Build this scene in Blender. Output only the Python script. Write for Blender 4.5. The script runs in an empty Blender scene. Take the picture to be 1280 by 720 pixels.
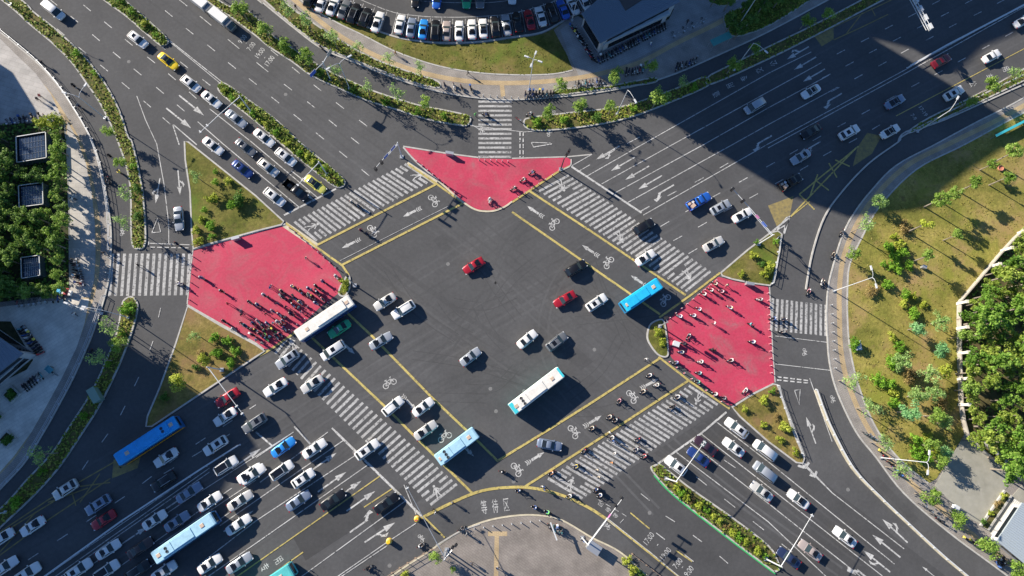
import bpy, bmesh, math, random
from mathutils import Vector, Matrix
random.seed(7)
SC = bpy.context.scene
COL = SC.collection
PI = math.pi
# ------------------------------------------------------------------ survey frame
F = 853.33; H = 130.0
def _n(v): return Vector(v).normalized()
NAD = _n(((601-640)/F, (520-360)/F, 1.0))
ZC = -NAD
_x = Vector((1, 0, 0)); XC = (_x - _x.dot(NAD)*NAD).normalized()
YC = ZC.cross(XC)
def W(px, py, z=0.0):
    d = Vector(((px-640)/F, (py-360)/F, 1.0))
    wz = ZC.dot(d)
    t = (H - z) / -wz
    return Vector((XC.dot(d)*t, YC.dot(d)*t, z))
def ang(px, py, a, z=0.0):
    a = math.radians(a)
    p = W(px, py, z); q = W(px+3*math.cos(a), py+3*math.sin(a), z)
    return math.atan2(q.y-p.y, q.x-p.x)
def P(s):
    return [tuple(float(c) for c in t.split(',')) for t in s.split()]
def smooth(pts, n=5, closed=False):
    out = []; N = len(pts)
    if N < 3: return list(pts)
    rng = range(N if closed else N-1)
    for i in rng:
        p1 = pts[i]; p2 = pts[(i+1) % N]
        p0 = pts[(i-1) % N] if (closed or i > 0) else p1
        p3 = pts[(i+2) % N] if (closed or i < N-2) else p2
        for k in range(n):
            t = k/n
            f = lambda a, b, c, d: .5*((2*b)+(-a+c)*t+(2*a-5*b+4*c-d)*t*t+(-a+3*b-3*c+d)*t**3)
            out.append(tuple(f(p0[j], p1[j], p2[j], p3[j]) for j in range(2)))
    if not closed: out.append(tuple(pts[-1]))
    return out
# ------------------------------------------------------------------ materials
MATS = {}
def mat(name, col, rough=.6, metal=0., spec=.5, coat=0., emit=None):
    if name in MATS: return MATS[name]
    m = bpy.data.materials.new(name); m.use_nodes = True
    b = m.node_tree.nodes['Principled BSDF']
    b.inputs['Base Color'].default_value = (*col, 1)
    b.inputs['Roughness'].default_value = rough
    b.inputs['Metallic'].default_value = metal
    b.inputs['Specular IOR Level'].default_value = spec
    b.inputs['Coat Weight'].default_value = coat
    MATS[name] = m
    return m
def noisy(name, stops, scale=1., detail=6., rough=.85, bump=0., bscale=None, second=None, dist=0., spec=.3, islands=0., mixfine=None):
    """colour ramp over world-position noise; `second`=(scale,amount) multiplies with a broad noise"""
    if name in MATS: return MATS[name]
    m = bpy.data.materials.new(name); m.use_nodes = True
    nt = m.node_tree; N = nt.nodes; L = nt.links
    b = N['Principled BSDF']; b.inputs['Roughness'].default_value = rough; b.inputs['Specular IOR Level'].default_value = spec
    g = N.new('ShaderNodeNewGeometry')
    t = N.new('ShaderNodeTexNoise'); t.inputs['Scale'].default_value = scale; t.inputs['Detail'].default_value = detail; t.inputs['Distortion'].default_value = dist
    t.inputs['Roughness'].default_value = .62
    L.new(g.outputs['Position'], t.inputs['Vector'])
    r = N.new('ShaderNodeValToRGB'); e = r.color_ramp.elements
    while len(e) < len(stops): e.new(.5)
    for k, (p, c) in enumerate(stops): e[k].position = p; e[k].color = (*c, 1)
    L.new(t.outputs['Fac'], r.inputs['Fac'])
    out = r.outputs['Color']
    if second:
        for (s2, lo, hi) in second:
            t2 = N.new('ShaderNodeTexNoise'); t2.inputs['Scale'].default_value = s2; t2.inputs['Detail'].default_value = 3
            L.new(g.outputs['Position'], t2.inputs['Vector'])
            mr = N.new('ShaderNodeMapRange'); mr.inputs[1].default_value = .3; mr.inputs[2].default_value = .7
            mr.inputs[3].default_value = lo; mr.inputs[4].default_value = hi
            L.new(t2.outputs['Fac'], mr.inputs[0])
            mx = N.new('ShaderNodeVectorMath'); mx.operation = 'SCALE'
            L.new(out, mx.inputs[0]); L.new(mr.outputs[0], mx.inputs['Scale']); out = mx.outputs[0]
    for (s2, c2, lo, hi) in (mixfine or ()):
        t2 = N.new('ShaderNodeTexNoise'); t2.inputs['Scale'].default_value = s2; t2.inputs['Detail'].default_value = 7; t2.inputs['Roughness'].default_value = .65
        mp = N.new('ShaderNodeMapping'); mp.inputs['Location'].default_value = (s2*173, 31, 0); L.new(g.outputs['Position'], mp.inputs['Vector']); L.new(mp.outputs[0], t2.inputs['Vector'])
        mr = N.new('ShaderNodeMapRange'); mr.inputs[1].default_value = lo; mr.inputs[2].default_value = hi; mr.inputs[4].default_value = .85; L.new(t2.outputs['Fac'], mr.inputs[0])
        mx = N.new('ShaderNodeMix'); mx.data_type = 'RGBA'; L.new(mr.outputs[0], mx.inputs['Factor']); L.new(out, mx.inputs['A']); mx.inputs['B'].default_value = (*c2, 1); out = mx.outputs['Result']
    L.new(out, b.inputs['Base Color'])
    if bump:
        bp = N.new('ShaderNodeBump'); bp.inputs['Strength'].default_value = bump; bp.inputs['Distance'].default_value = .1
        t3 = N.new('ShaderNodeTexNoise'); t3.inputs['Scale'].default_value = bscale or scale*3; t3.inputs['Detail'].default_value = 4
        L.new(g.outputs['Position'], t3.inputs['Vector']); L.new(t3.outputs['Fac'], bp.inputs['Height']); L.new(bp.outputs[0], b.inputs['Normal'])
    MATS[name] = m
    return m
def tiled(name, c1, c2, mortar, sx, sy, rot=0., rough=.8, msize=.03):
    if name in MATS: return MATS[name]
    m = bpy.data.materials.new(name); m.use_nodes = True
    nt = m.node_tree; N = nt.nodes; L = nt.links
    b = N['Principled BSDF']; b.inputs['Roughness'].default_value = rough; b.inputs['Specular IOR Level'].default_value = .3
    g = N.new('ShaderNodeNewGeometry'); mp = N.new('ShaderNodeMapping'); mp.inputs['Rotation'].default_value = (0, 0, rot)
    L.new(g.outputs['Position'], mp.inputs['Vector'])
    t = N.new('ShaderNodeTexBrick'); t.inputs['Scale'].default_value = 1; t.inputs['Brick Width'].default_value = sx; t.inputs['Row Height'].default_value = sy
    t.inputs['Mortar Size'].default_value = msize; t.inputs['Color1'].default_value = (*c1, 1); t.inputs['Color2'].default_value = (*c2, 1); t.inputs['Mortar'].default_value = (*mortar, 1)
    L.new(mp.outputs[0], t.inputs['Vector'])
    n2 = N.new('ShaderNodeTexNoise'); n2.inputs['Scale'].default_value = .35; n2.inputs['Detail'].default_value = 8; L.new(g.outputs['Position'], n2.inputs['Vector'])
    mr = N.new('ShaderNodeMapRange'); mr.inputs[1].default_value = .3; mr.inputs[2].default_value = .7; mr.inputs[3].default_value = .78; mr.inputs[4].default_value = 1.18
    L.new(n2.outputs['Fac'], mr.inputs[0])
    mx = N.new('ShaderNodeVectorMath'); mx.operation = 'SCALE'; L.new(t.outputs['Color'], mx.inputs[0]); L.new(mr.outputs[0], mx.inputs['Scale'])
    L.new(mx.outputs[0], b.inputs['Base Color'])
    MATS[name] = m
    return m
def leafmat(name, lo, mid, hi, trans=.25):
    if name in MATS: return MATS[name]
    m = bpy.data.materials.new(name); m.use_nodes = True
    nt = m.node_tree; N = nt.nodes; L = nt.links
    b = N['Principled BSDF']; b.inputs['Roughness'].default_value = .6; b.inputs['Specular IOR Level'].default_value = .25
    g = N.new('ShaderNodeNewGeometry'); oi = N.new('ShaderNodeObjectInfo')
    t = N.new('ShaderNodeTexNoise'); t.inputs['Scale'].default_value = .9; t.inputs['Detail'].default_value = 3; L.new(g.outputs['Position'], t.inputs['Vector'])
    a = N.new('ShaderNodeMath'); a.operation = 'MULTIPLY_ADD'; a.inputs[1].default_value = .55; L.new(g.outputs['Random Per Island'], a.inputs[0]); 
    s = N.new('ShaderNodeMath'); s.operation = 'MULTIPLY'; s.inputs[1].default_value = .55; L.new(t.outputs['Fac'], s.inputs[0]); L.new(s.outputs[0], a.inputs[2])
    a2 = N.new('ShaderNodeMath'); a2.operation = 'MULTIPLY_ADD'; a2.inputs[1].default_value = .3; L.new(oi.outputs['Random'], a2.inputs[0]); L.new(a.outputs[0], a2.inputs[2])
    a3 = N.new('ShaderNodeMath'); a3.operation = 'SUBTRACT'; a3.inputs[1].default_value = .15; L.new(a2.outputs[0], a3.inputs[0])
    r = N.new('ShaderNodeValToRGB'); e = r.color_ramp.elements; e.new(.5)
    for k, (p, c) in enumerate(((.15, lo), (.5, mid), (.85, hi))): e[k].position = p; e[k].color = (*c, 1)
    L.new(a3.outputs[0], r.inputs['Fac']); L.new(r.outputs[0], b.inputs['Base Color'])
    if trans:
        tr = N.new('ShaderNodeBsdfTranslucent'); L.new(r.outputs[0], tr.inputs['Color'])
        mx = N.new('ShaderNodeMixShader'); mx.inputs[0].default_value = trans
        L.new(b.outputs[0], mx.inputs[1]); L.new(tr.outputs[0], mx.inputs[2]); L.new(mx.outputs[0], N['Material Output'].inputs['Surface'])
    MATS[name] = m
    return m
def fan(k): return tuple(k*c for c in (1, 1, 1))
def asphalt(name, k):
    return noisy(name, [(.3, (.86*k, .87*k, .9*k)), (.55, (.98*k, .99*k, 1.02*k)), (.8, (1.14*k, 1.14*k, 1.16*k))], scale=1.6, detail=9, rough=.9,
                 second=[(.05, .88, 1.12), (.22, .92, 1.08), (7., .93, 1.07)], spec=.25)
ASPH = asphalt('asphalt', .086); PATCH = asphalt('asphalt_patch', .062)
WHITE = noisy('road_paint_white', [(.36, (.13, .13, .13)), (.46, (.46, .46, .45)), (.7, (.6, .6, .58))], scale=2.2, detail=9, rough=.7, second=[(.22, .76, 1.1)])
ZEBRA = noisy('crossing_paint_white', [(.37, (.12, .12, .12)), (.46, (.36, .36, .355)), (.7, (.48, .48, .47))], scale=2.0, detail=9, rough=.7, second=[(.25, .78, 1.12)])
YELLOW = noisy('road_paint_yellow', [(.34, (.16, .14, .09)), (.45, (.44, .36, .12)), (.7, (.56, .45, .15))], scale=2., detail=9, rough=.7, second=[(.2, .8, 1.1)])
DULLY = noisy('worn_yellow_paint', [(.25, (.13, .115, .08)), (.52, (.25, .2, .085)), (.8, (.36, .28, .1))], scale=1.2, detail=9, rough=.8)
RED = noisy('red_surface_paint', [(.25, (.3, .15, .165)), (.38, (.43, .08, .115)), (.56, (.49, .045, .095)), (.8, (.44, .085, .125))], scale=.22, detail=13, rough=.75, second=[(.13, .84, 1.08), (2.5, .9, 1.08), (8., .94, 1.05)], dist=1.2)
KERB = noisy('kerb_stone', [(.3, (.34, .33, .31)), (.7, (.5, .49, .46))], scale=1.2, rough=.85)
CREAM = noisy('cream_edge_paint', [(.3, (.42, .38, .28)), (.7, (.62, .56, .42))], scale=1.2, rough=.85)
PAVE = tiled('paver_grey_brown', (.3, .275, .25), (.26, .24, .22), (.2, .185, .17), .6, .3, .5)
PLAZA = tiled('plaza_slabs_pale', (.42, .4, .38), (.38, .365, .345), (.3, .285, .27), 1.8, .9, .3)
SLABS = tiled('plaza_slabs_grey', (.62, .58, .51), (.57, .535, .47), (.48, .45, .4), 1.2, .6, -.6)
SPLAZA = tiled('plaza_tiles_beige', (.25, .225, .2), (.225, .2, .18), (.18, .16, .145), .8, .4, .6)
TAN = tiled('tactile_strip_tan', (.46, .35, .2), (.42, .32, .19), (.34, .26, .16), .4, .4, .4)
GRASS = noisy('lawn_grass', [(.25, (.085, .095, .018)), (.42, (.18, .175, .034)), (.55, (.26, .225, .055)), (.75, (.33, .26, .09))], scale=.16, detail=13, rough=.95, bump=.5, bscale=2.6, second=[(.07, .82, 1.15), (1.6, .82, 1.15), (4.5, .8, 1.2)], mixfine=[(.11, (.33, .225, .1), .5, .64), (.09, (.2, .22, .03), .54, .68), (.45, (.15, .1, .04), .6, .72)])
GRASSG = noisy('lawn_grass_green', [(.25, (.05, .062, .01)), (.42, (.105, .112, .02)), (.58, (.16, .145, .036)), (.78, (.22, .175, .07))], scale=.22, detail=13, rough=.95, bump=.5, bscale=2.6, second=[(.1, .82, 1.15), (1.6, .8, 1.15), (4.5, .8, 1.2)], mixfine=[(.13, (.2, .15, .06), .53, .66), (.12, (.1, .15, .02), .53, .66), (.5, (.06, .06, .02), .6, .72)])
GRASSD = noisy('lawn_grass_dry', [(.25, (.07, .075, .016)), (.42, (.145, .13, .03)), (.55, (.21, .165, .048)), (.75, (.27, .19, .08))], scale=.2, detail=13, rough=.95, bump=.5, bscale=2.6, second=[(1.6, .8, 1.15), (4.5, .8, 1.2)], mixfine=[(.16, (.22, .14, .065), .46, .62), (.5, (.11, .07, .03), .6, .72)])
SOIL = noisy('bed_soil', [(.3, (.045, .06, .014)), (.5, (.1, .1, .03)), (.7, (.2, .14, .055))], scale=1.2, rough=.95, bump=.6)
GSOIL = noisy('garden_soil', [(.3, (.02, .028, .012)), (.6, (.06, .06, .028)), (.8, (.1, .08, .04))], scale=1.0, rough=.95)
CONC = noisy('yard_concrete', [(.3, (.27, .265, .225)), (.7, (.34, .33, .285))], scale=.8, rough=.9, second=[(.1, .9, 1.08)])
STEEL = mat('galvanised_steel', (.5, .52, .54), .4, .6)
WSTEEL = mat('white_painted_steel', (.58, .6, .61), .45)
DARK = mat('black_plastic', (.02, .02, .022), .5)
TYRE = mat('tyre_rubber', (.02, .02, .02), .85)
GLASS = mat('tinted_car_glass', (.012, .016, .02), .08, 0, .6)
SCREEN = mat('windscreen_glass', (.03, .045, .05), .08, 0, .6)
ROOFG = mat('black_glass_roof', (.008, .009, .012), .07, 0, .6)
ALLOY = mat('alloy_wheel', (.4, .4, .42), .35, .8)
LAMP = mat('headlight_lens', (.7, .72, .75), .15)
TAIL = mat('tail_light_lens', (.3, .01, .015), .25)
# ------------------------------------------------------------------ mesh helpers
def mesh(name, verts, faces, mats, idx=None, smooth_=False):
    me = bpy.data.meshes.new(name); me.from_pydata([tuple(v) for v in verts], [], faces); 
    for m in (mats if isinstance(mats, (list, tuple)) else [mats]): me.materials.append(m)
    if idx: me.polygons.foreach_set('material_index', idx)
    if smooth_: me.polygons.foreach_set('use_smooth', [True]*len(me.polygons))
    me.update(); return me
def link(name, me, parent=None, loc=None, rz=None):
    o = bpy.data.objects.new(name, me); COL.objects.link(o)
    if parent: o.parent = parent
    if loc is not None: o.location = loc
    if rz is not None: o.rotation_euler = (0, 0, rz)
    return o
def struct(o, kind='structure'):
    o['kind'] = kind; return o
class MB:
    def __init__(s): s.v = []; s.f = []; s.i = []
    def quad(s, pts, mi=0):
        n = len(s.v); s.v += [Vector(p) for p in pts]; s.f.append(tuple(range(n, n+len(pts)))); s.i.append(mi)
    def box(s, c, d, rz=0., mi=0, taper=1.):
        n = len(s.v); cs, sn = math.cos(rz), math.sin(rz)
        for z, k in ((-.5, 1), (.5, taper)):
            for x, y in ((-.5, -.5), (.5, -.5), (.5, .5), (-.5, .5)):
                X = x*d[0]*k; Y = y*d[1]*k
                s.v.append(Vector((c[0]+X*cs-Y*sn, c[1]+X*sn+Y*cs, c[2]+z*d[2])))
        for f in ((3, 2, 1, 0), (4, 5, 6, 7), (0, 1, 5, 4), (1, 2, 6, 5), (2, 3, 7, 6), (3, 0, 4, 7)):
            s.f.append(tuple(n+k for k in f)); s.i.append(mi)
    def tube(s, pts, r, n=6, mi=0, cap=True):
        pts = [Vector(p) for p in pts]; rs = r if isinstance(r, (list, tuple)) else [r]*len(pts)
        base = len(s.v); up = None
        for k, p in enumerate(pts):
            d = ((pts[min(k+1, len(pts)-1)]-pts[max(k-1, 0)])).normalized()
            a = Vector((0, 0, 1)) if abs(d.z) < .9 else Vector((1, 0, 0))
            u = d.cross(a).normalized(); w = d.cross(u)
            if up is not None and u.dot(up) < 0: u = -u; w = -w
            up = u
            for j in range(n):
                t = 2*PI*j/n; s.v.append(p+rs[k]*(math.cos(t)*u+math.sin(t)*w))
        for k in range(len(pts)-1):
            for j in range(n):
                a = base+k*n+j; b = base+k*n+(j+1) % n
                s.f.append((a, b, b+n, a+n)); s.i.append(mi)
        if cap:
            s.f.append(tuple(base+j for j in range(n))[::-1]); s.i.append(mi)
            e = base+(len(pts)-1)*n; s.f.append(tuple(e+j for j in range(n))); s.i.append(mi)
    def torus(s, c, R, r, axis='y', n=16, m=6, mi=0):
        base = len(s.v)
        for k in range(n):
            t = 2*PI*k/n
            for j in range(m):
                u = 2*PI*j/m; q = R+r*math.cos(u); h = r*math.sin(u)
                p = (q*math.cos(t), h, q*math.sin(t)) if axis == 'y' else (q*math.cos(t), q*math.sin(t), h)
                s.v.append(Vector(c)+Vector(p))
        for k in range(n):
            for j in range(m):
                a = base+k*m+j; b = base+k*m+(j+1) % m; c2 = base+((k+1) % n)*m+(j+1) % m; d = base+((k+1) % n)*m+j
                s.f.append((a, b, c2, d)); s.i.append(mi)
    def ball(s, c, r, n=8, m=6, mi=0):
        base = len(s.v); r = r if isinstance(r, (list, tuple)) else (r, r, r)
        for k in range(m+1):
            ph = PI*k/m
            for j in range(n):
                t = 2*PI*j/n
                s.v.append(Vector((c[0]+r[0]*math.sin(ph)*math.cos(t), c[1]+r[1]*math.sin(ph)*math.sin(t), c[2]+r[2]*math.cos(ph))))
        for k in range(m):
            for j in range(n):
                a = base+k*n+j; b = base+k*n+(j+1) % n; s.f.append((a, a+n, b+n, b)); s.i.append(mi)
    def me(s, name, mats, smooth_=False): return mesh(name, s.v, s.f, mats, s.i, smooth_)
    def obj(s, name, mats, parent=None, loc=None, rz=None, smooth_=False): return link(name, s.me(name, mats, smooth_), parent, loc, rz)
def loft(secs, closed_caps=True):
    """secs: list of equal-length rings"""
    v = []; f = []; n = len(secs[0])
    for r in secs: v += [Vector(p) for p in r]
    for k in range(len(secs)-1):
        for j in range(n):
            a = k*n+j; b = k*n+(j+1) % n; f.append((a, b, b+n, a+n))
    if closed_caps:
        f.append(tuple(range(n))[::-1]); f.append(tuple((len(secs)-1)*n+j for j in range(n)))
    return v, f
def poly_world(pts, z): return [W(p[0], p[1]).xy.to_3d()+Vector((0, 0, z)) for p in pts]
def slab(name, pts, z, m, depth=.3, parent=None):
    bm = bmesh.new(); vs = [bm.verts.new(p) for p in poly_world(pts, z)]
    fc = bm.faces.new(vs); fc.normal_update()
    if fc.normal.z < 0: fc.normal_flip()
    if depth:
        low = [bm.verts.new(v.co-Vector((0, 0, depth))) for v in vs]
        for k in range(len(vs)):
            a, b = vs[k], vs[(k+1) % len(vs)]
            bm.faces.new((a, b, low[(k+1) % len(vs)], low[k]))
    bmesh.ops.triangulate(bm, faces=[fc]); bmesh.ops.recalc_face_normals(bm, faces=bm.faces) if depth else None
    me = bpy.data.meshes.new(name); bm.to_mesh(me); bm.free(); me.materials.append(m)
    return link(name, me, parent)
def offset_poly(pl, d, closed=False):
    out = []; n = len(pl)
    for k in range(n):
        a = pl[(k-1) % n] if (closed or k > 0) else pl[k]; b = pl[(k+1) % n] if (closed or k < n-1) else pl[k]
        t = (b-a); t.z = 0
        if t.length < 1e-6: t = Vector((1, 0, 0))
        t.normalize(); out.append(pl[k]+Vector((-t.y, t.x, 0))*d)
    return out
def ribbon(mb, pl, w, z0, z1=None, closed=False, mi=0):
    """strip of width w along world polyline; z1 gives it thickness"""
    L_ = offset_poly(pl, w/2, closed); R_ = offset_poly(pl, -w/2, closed); n = len(pl)
    zt = z1 if z1 is not None else z0
    up = lambda p, z: Vector((p.x, p.y, z))
    for k in range(n if closed else n-1):
        j = (k+1) % n
        mb.quad([up(R_[k], zt), up(R_[j], zt), up(L_[j], zt), up(L_[k], zt)], mi)
        if z1 is not None:
            mb.quad([up(R_[k], z0), up(R_[j], z0), up(R_[j], zt), up(R_[k], zt)], mi)
            mb.quad([up(L_[j], z0), up(L_[k], z0), up(L_[k], zt), up(L_[j], zt)], mi)
def kerb(pts, name='kerb', w=.28, h=.17, closed=False, m=None, n=5, sm=True):
    pl = [W(*p) for p in (smooth(pts, n, closed) if sm else pts)]
    mb = MB(); ribbon(mb, pl, w, -.02, h, closed)
    return struct(mb.obj(name, m or KERB))
# ------------------------------------------------------------------ tagging
PEND = []
ORD = ['', 'first', 'second', 'third', 'fourth', 'fifth', 'sixth', 'seventh', 'eighth', 'ninth', 'tenth', 'eleventh', 'twelfth', 'thirteenth', 'fourteenth', 'fifteenth',
       'sixteenth', 'seventeenth', 'eighteenth', 'nineteenth', 'twentieth', 'twenty-first', 'twenty-second', 'twenty-third', 'twenty-fourth', 'twenty-fifth', 'twenty-sixth',
       'twenty-seventh', 'twenty-eighth', 'twenty-ninth', 'thirtieth'] + ['%dth' % k for k in range(31, 200)]
def tag(o, label, cat, group=None):
    o['label'] = label; o['category'] = cat
    if group: o['group'] = group
    return o
def later(o, desc, where, cat, key, group=None, frm='left'):
    """label settled at the end: a look shared by several things gets its rank in the photo"""
    o['category'] = cat
    if group: o['group'] = group
    PEND.append((o, desc, where, key, frm))
def settle():
    d = {}
    for t in PEND: d.setdefault((t[1], t[2]), []).append(t)
    for (desc, where), ts in d.items():
        if len(ts) == 1: ts[0][0]['label'] = f'{desc} {where}'; continue
        fl = ts[0][4]
        ts.sort(key=lambda t: t[3][0] if fl in ('left', 'right') else t[3][1], reverse=(fl in ('right', 'bottom')))
        for k, t in enumerate(ts):
            which = 'last' if (k == len(ts)-1 and k > 1) else ORD[k+1]
            t[0]['label'] = f'{desc} {where}, {which} from {fl}'
def root(name, loc, rz=0.):
    o = bpy.data.objects.new(name, None); COL.objects.link(o); o.empty_display_size = .3
    o.location = loc; o.rotation_euler = (0, 0, rz); return o
# ------------------------------------------------------------------ ground, road, pavements
GROUND = noisy('far_ground', [(.3, (.12, .12, .1)), (.6, (.2, .19, .17)), (.8, (.1, .12, .06))], scale=.03, rough=.95)
g = mesh('ground', [(-3000, -3000, -.25), (3000, -3000, -.25), (3000, 3000, -.25), (-3000, 3000, -.25)], [(0, 1, 2, 3)], GROUND)
struct(link('ground', g))
g = mesh('road', [(-330, -150, 0), (330, -150, 0), (330, 330, 0), (-330, 330, 0)], [(0, 1, 2, 3)], ASPH)
struct(link('road', g))
struct(slab('asphalt_patch', P('367,673 442,620 464,645 445,660 382,701'), .004, PATCH, 0))
struct(slab('asphalt_patch', P('457,642 512,602 530,622 470,664'), .0035, asphalt('asphalt_mid', .066), 0))

struct(slab('asphalt_patch', P('690,612 728,625 905,508 1003,582 1260,780 900,780 757,650'), .0006, asphalt('asphalt_newer', .07), 0))
K_W = P('-200,-95 -120,-50 0,40 25,60 50,82 75,110 95,140 107,160 117,180 127,212 135,255 139,285 139,317 137,345 131,372 122,400 110,432 92,472 72,510 55,540 32,577 0,612 -60,675 -160,760')
struct(slab('pavement', smooth(K_W, 4)+[(-600, 760), (-600, -95)], .12, PAVE))
kerb(K_W, 'kerb')
sK = smooth(K_W, 4)
def inner(pl_px, d, z):
    pl = [W(*p) for p in pl_px]
    return [Vector((p.x, p.y, z)) for p in offset_poly(pl, d)]
mb = MB(); ribbon(mb, inner(sK, -2.9, 0), 2.0, .126); struct(mb.obj('tactile_strip', TAN))
# two ribs of the plaza edge
mb = MB(); ribbon(mb, inner(sK, -4.7, 0), .5, .13); struct(mb.obj('edge_strip', KERB))
struct(slab('plaza', P('-400,-160 -60,-12 0,48 20,68 45,92 64,118 80,152 -400,165'), .132, PLAZA, .2))
struct(slab('plaza', P('85,152 97,175 108,205 115,240 119,280 120,320 118,350 113,372 88,372 86,270 83,180'), .132, tiled('plaza_slabs_mid', (.44, .42, .39), (.4, .385, .36), (.33, .31, .29), 1.5, .75, 0), .2))
struct(slab('plaza', P('-400,388 0,384 86,373 112,374 106,405 96,435 78,472 60,505 40,540 18,570 -10,602 -80,680 -400,700'), .134, SLABS, .2))
# garden
GARD = P('-400,160 0,157 80,152 83,180 86,270 87,366 0,378 -400,392')
struct(slab('garden_bed', GARD, .2, GSOIL)); kerb([GARD[2], GARD[3], GARD[4], GARD[5]], sm=False)

K_N = P('120,-150 225,-85 320,-2 330,5 367,35 402,61 440,77 475,91 520,107 560,117 600,123 640,125 690,122 740,117 800,106 845,92 900,68 960,40 1035,0 1150,-62 1400,-200')
struct(slab('pavement', smooth(K_N, 4)+[(1400, -600), (120, -600)], .12, PAVE)); kerb(K_N)
# plaza in front of the station building
struct(slab('plaza', P('700,38 722,20 745,-20 1000,-120 1300,-240 1300,-190 1000,-28 905,20 860,40 800,72 752,92 724,96 712,70'), .126, tiled('plaza_slabs_dark', (.3, .3, .3), (.28, .28, .28), (.23, .23, .23), .8, .4, .45), .2))
mb = MB(); ribbon(mb, [Vector((W(*p).x, W(*p).y, 0)) for p in smooth(P('345,-20 375,6 420,42 470,70 520,89 570,100 620,104 670,103 720,98 760,90 800,78 850,52 905,25 980,-20 1100,-90'), 5)], 1.0, .131); struct(mb.obj('tactile_strip', TAN))
mb = MB(); ribbon(mb, [Vector((W(*p).x, W(*p).y, 0)) for p in P('627,104 629,121')], .9, .1325); struct(mb.obj('tactile_strip', TAN))
LAWN_N = smooth(P('300,-110 350,-30 382,5 420,28 455,45 495,65 545,82 595,91 645,94 690,93 716,88'), 4)+P('708,68 692,38')+smooth(P('705,28 677,43 640,49 595,55 552,56 510,51 480,43 440,28 402,12 380,-2 345,-40 310,-120'), 4)
struct(slab('lawn', LAWN_N, .16, GRASSG)); kerb(P('300,-110 350,-30 382,5 420,28 455,45 495,65 545,82 595,91 645,94 690,93 716,88'))
# car park
CARP = smooth(P('705,25 677,40 640,46 595,52 552,53 510,49 480,41 440,26 402,10 380,-5 345,-45 310,-125'), 4)+P('310,-400 760,-400 745,2 726,15')
struct(slab('car_park', CARP, .14, ASPH)); kerb(P('726,15 705,26 677,41 640,47 595,53 552,54 510,50 480,42 440,27 402,11 380,-4 345,-44 310,-124'), w=.35, h=.25)

K_E = P('1500,-10 1400,50 1280,122 1220,153 1170,180 1120,207 1090,237 1067,267 1052,297 1040,337 1035,360 1033,390 1034,420 1037,455 1047,492 1070,540 1095,572 1130,617 1185,665 1255,717 1330,775 1450,860')
struct(slab('pavement', smooth(K_E, 4)+[(2000, 860), (2000, -10)], .12, PAVE)); kerb(K_E)
LI = P('1500,30 1400,85 1280,141 1205,181 1145,212 1100,257 1077,297 1062,330 1059,360 1059,400 1062,435 1070,472 1085,515 1104,550 1130,580 1160,604')
LAWN_E = smooth(LI, 4)+P('1170,598 1200,551 1206,540 1202,520 1197,500 1196,462 1196,438 1195,400 1195,378 1220,350 1245,320 1265,298 1290,275 1500,150')
struct(slab('lawn', LAWN_E, .16, GRASS)); kerb(LI)
mb = MB(); ribbon(mb, [Vector((W(*p).x, W(*p).y, 0)) for p in smooth(P('1450,30 1280,132 1190,178 1135,206 1095,244 1070,282 1054,322 1049,360 1049,400 1051,440 1060,480 1080,527 1110,572 1150,614 1210,664 1290,727'), 5)], 1.0, .127); struct(mb.obj('tactile_strip', TAN))
struct(slab('yard', P('1168,607 1200,552 1212,550 1268,598 1256,612 1226,655 1205,645'), .17, CONC))
WOOD = P('1290,275 1265,298 1245,320 1220,350 1195,378 1196,438 1197,500 1202,520 1212,549 1268,596 1400,690 1600,690 1600,150 1500,150')
struct(slab('wood_floor', WOOD, .15, noisy('woodland_floor', [(.3, (.03, .032, .012)), (.55, (.1, .085, .035)), (.8, (.2, .15, .07))], scale=.6, rough=.95, bump=.6)))
struct(slab('planter_bed', P('1224,657 1254,613 1262,619 1233,662'), .45, SOIL, .5)); kerb(P('1224,657 1254,613 1262,619 1233,662'), h=.55, closed=True, sm=False, w=.35)
struct(slab('stair_terrace', P('1234,664 1264,620 1282,600 1320,630 1252,677'), .19, CONC))
mb = MB()
for k in range(5):
    a = W(1238+k*1.6, 668+k*1.2); b = W(1268+k*1.6, 624+k*1.2); ribbon(mb, [a, b], .32, .19, .24+.07*k)
struct(mb.obj('terrace_steps', noisy('step_stone', [(.3, (.5, .49, .47)), (.7, (.6, .59, .56))], scale=1.5)))
K_S = P('330,850 420,775 487,722 535,690 570,667 605,652 640,645 672,644 702,650 740,672 775,690 812,722 880,780 950,850')
struct(slab('pavement', smooth(K_S, 4), .12, SPLAZA)); kerb(K_S, m=CREAM)
mb = MB(); ribbon(mb, [W(610, 667), W(634, 667)], .8, .1265); ribbon(mb, [W(621, 670), W(620, 725), W(618, 800)], .8, .1262)
struct(mb.obj('tactile_strip', TAN))

# red waiting areas
RN = P('504,184 560,193 598,198 640,199 709,197 714,200 712,207 695,216 640,251 630,258 615,263 597,262 582,254 565,240 545,222 520,202')
RW = P('241,313 262,307 320,291 357,281 395,310 425,342 430,352 424,366 400,384 369,414 338,436 324,436 320,428 276,404 234,380 237,350')
RE = P('898,346 925,353 960,358 962,372 966,440 968,478 940,491 914,507 909,506 876,477 840,448 836,440 832,410 832,402 866,374')
for r in (RN, RW, RE): struct(slab('waiting_area', r, .006, RED, 0))
kerb(P('504,183 560,192 598,197'), h=.06, w=.3, sm=False); kerb(P('640,198 709,196 740,193'), h=.03, w=.25, sm=False)
kerb(P('714,199 713,207 704,212'), h=.08, w=.25)
kerb(P('548,226 566,242 582,255 597,263 615,264 630,259 640,252'), h=.1, w=.35, m=CREAM)
kerb(P('504,184 520,202 548,226'), h=.05, w=.3)
kerb(P('234,381 276,405 320,429 330,437'), h=.1, w=.3, sm=False); kerb(P('241,312 262,306 320,290 357,280'), h=.1, w=.3, sm=False)
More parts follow.
